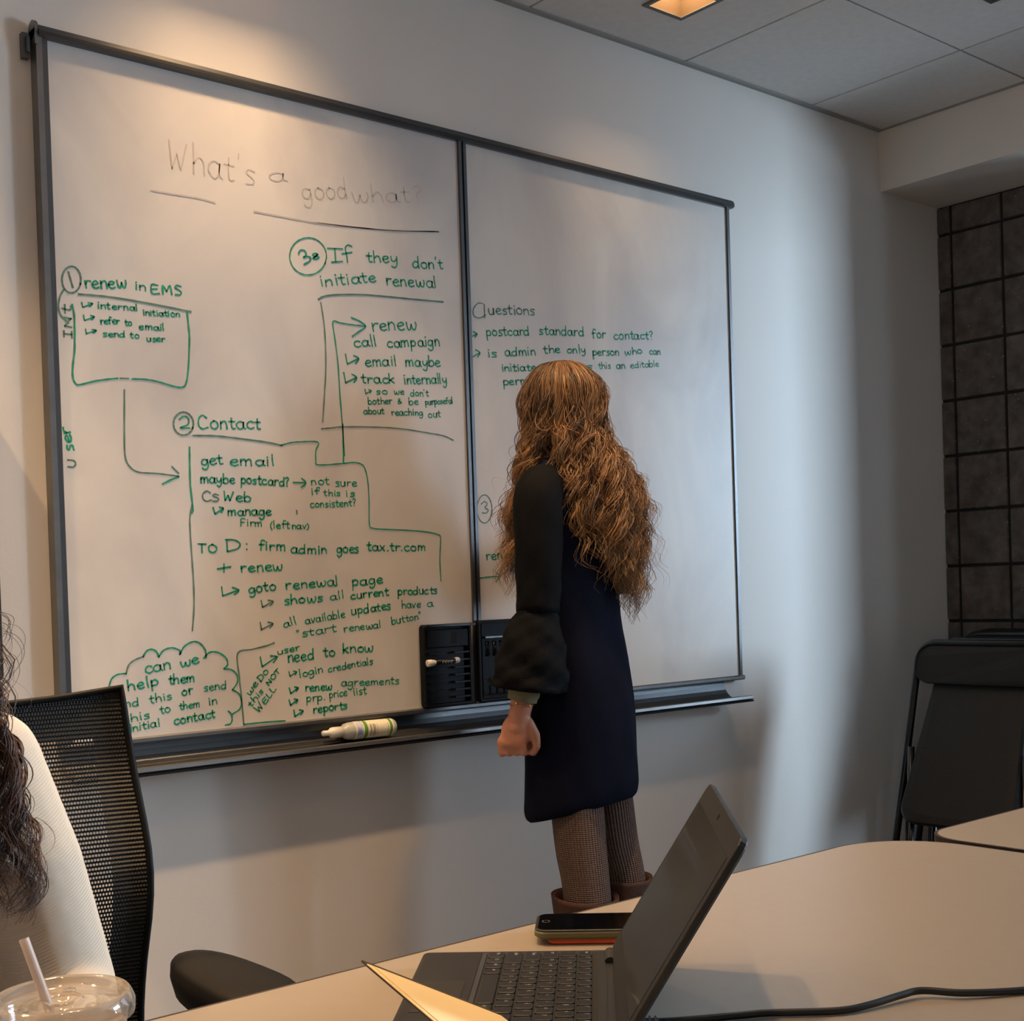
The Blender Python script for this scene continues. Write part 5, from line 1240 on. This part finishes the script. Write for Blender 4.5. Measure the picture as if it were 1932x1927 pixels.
def sweater_mat():
    m = mat('cream_ribbed_sweater', (192, 181, 163), .95, sheen=.3); nt = m.node_tree; b = nt.nodes['Principled BSDF']
    g_ = nt.nodes.new('ShaderNodeTexCoord'); wv = nt.nodes.new('ShaderNodeTexWave'); wv.inputs['Scale'].default_value = 95; wv.inputs['Distortion'].default_value = 1.2; wv.inputs['Detail'].default_value = 1
    mp = nt.nodes.new('ShaderNodeMapping'); mp.inputs['Rotation'].default_value = (0, .45, .3); nt.links.new(g_.outputs['Object'], mp.inputs[0]); nt.links.new(mp.outputs[0], wv.inputs[0]); wv.bands_direction = 'Z'
    bp = nt.nodes.new('ShaderNodeBump'); bp.inputs['Distance'].default_value = .001; bp.inputs['Strength'].default_value = .3
    nt.links.new(wv.outputs['Fac'], bp.inputs['Height']); nt.links.new(bp.outputs[0], b.inputs['Normal']); return m
M_sw = sweater_mat()
organic('sweater', [('e', (0, 0, .86), (.150, .108, .17)), ('e', (0, -.005, .66), (.155, .118, .16)), ('c', [(-.11, -.01, .955), (0, 0, .985), sh + Vector((-.02, 0, .004))], [.055, .062, .052]),
   ('c', [sh, mi, el], [.056, .056, .052]), ('c', [el, fa], [.052, .040]), ('c', [(-.14, -.02, .95), (-.19, -.05, .70)], [.058, .050]), ('c', [(-.19, -.05, .70), (-.12, -.25, .64)], [.050, .038]),
   ('c', [sh + Vector((-.028, -.045, -.02)), mi + Vector((-.038, -.035, .02))], [.020, .012])], M_sw, Sx, .0055, 7, .6)
M_jean = mat('dark_trousers', (38, 40, 48), .9, bump=.3, bscale=400)
organic('trousers', [('e', (0, 0, .55), (.160, .12, .10)), ('c', [(-.08, -.02, .53), (-.10, -.36, .51)], [.088, .066]), ('c', [(.08, -.02, .53), (.10, -.36, .51)], [.088, .066]), ('c', [(-.10, -.36, .51), (-.10, -.34, .10)], [.066, .05]), ('c', [(.10, -.36, .51), (.10, -.34, .10)], [.066, .05])], M_jean, Sx, .008, 5)
for sx in (-1, 1): organic('shoe', [('c', [(sx * .10, -.33, .045), (sx * .105, -.42, .036), (sx * .11, -.50, .03)], [.044, .040, .030])], M_black, Sx, .006, 4)
M_hair2 = hair_mat('dark_brown_hair', (34, 20, 13), (98, 60, 40), .36)
g3 = []; rnd = random.Random(11)
def hq(al, el, r=1.0):
    a = math.radians(al); e_ = math.radians(el)
    return HS + Vector((math.sin(a) * math.cos(e_) * .088 * r, math.cos(a) * math.cos(e_) * .100 * r, math.sin(e_) * .120 * r))
for i in range(60):
    al = rnd.uniform(-120, 120); a = math.radians(al)
    x = math.sin(a) * .088; y = math.cos(a) * .11
    g3.append(([hq(al, 82), hq(al, 55, 1.04), hq(al, 15, 1.12), hq(al, -30, 1.2), Vector((x * 1.1, y, 1.02)), Vector((x * 1.15, y * 1.05, .90)), Vector((x * 1.2, y * 1.05, rnd.uniform(.74, .86)))], {}))
for i in range(26):      # parted over the forehead, swept to the sides
    s_ = 1 if i % 2 else -1; k_ = rnd.uniform(0, 1)
    g3.append(([hq(s_ * (178 - 30 * k_), 80, .98), hq(s_ * (158 - 30 * k_), 58, 1.05), hq(s_ * (132 - 20 * k_), 34, 1.08), hq(s_ * (112 - 10 * k_), 2, 1.08), hq(s_ * 104, -34, 1.14), Vector((s_ * .088, -.03, 1.02)), Vector((s_ * .095, -.05, rnd.uniform(.80, .92)))], {'spread': .8}))
# locks falling in front of her left shoulder, at the frame's edge
def dpt(px, py, D):
    # world position of a spot seen at the frame's left edge, D metres along the view
    v = Vector(((px - 966) / 2468.69 * D, -(py - 1150) / 2468.69 * D, -D)); M_ = Matrix(R); return M_ @ v + Vector((0, -2.63, 1.12)) - SO
for i in range(46):
    o_ = rnd.uniform(-95, 20); e_ = rnd.uniform(1620, 1760)
    D = 1.335 + rnd.uniform(-.03, .03)
    g3.append(([hq(rnd.uniform(75, 125), 70), hq(95, 20, 1.12), hq(100, -30, 1.2), dpt(-55 + o_ * .5, 1330, D + .04), dpt(-35 + o_, 1450, D + .01), dpt(-12 + o_, 1560, D), dpt(12 + o_ * .9, e_ - 40, D), dpt(22 + o_, e_, D)], {'amp': 1.2}))
for i in range(9):
    D = 1.33 + rnd.uniform(-.02, .02); s_ = rnd.uniform(0, 26)
    g3.append(([hq(95, 10), hq(100, -30, 1.2), dpt(-25, 1330, D), dpt(-5 + s_, 1420, D), dpt(10 + s_ * .8, 1500, D), dpt(28 + s_, 1580, D), dpt(40 + s_, 1650, D), dpt(28 + s_, 1700, D), dpt(8 + s_, 1740, D)], {'spread': .25, 'amp': .8}))
locks('hair', g3, M_hair2, Sx, per=12, rad=.00085, amp=.012, wav=.10, spread=.013, seed=21, sub=8)
g4 = []
for i in range(8):
    D = 1.37; a, b = rnd.uniform(-25, 14), rnd.uniform(1200, 1290)
    g4.append(([hq(95, 20), dpt(-30, b - 60, D), dpt(a * .6, b, D), dpt(a + 8, b + 60, D), dpt(a, b + 130, D)], {}))
locks('stray_hair', g4, M_hair2, Sx, per=3, rad=.0004, amp=.014, wav=.09, spread=.012, seed=8, sub=16)
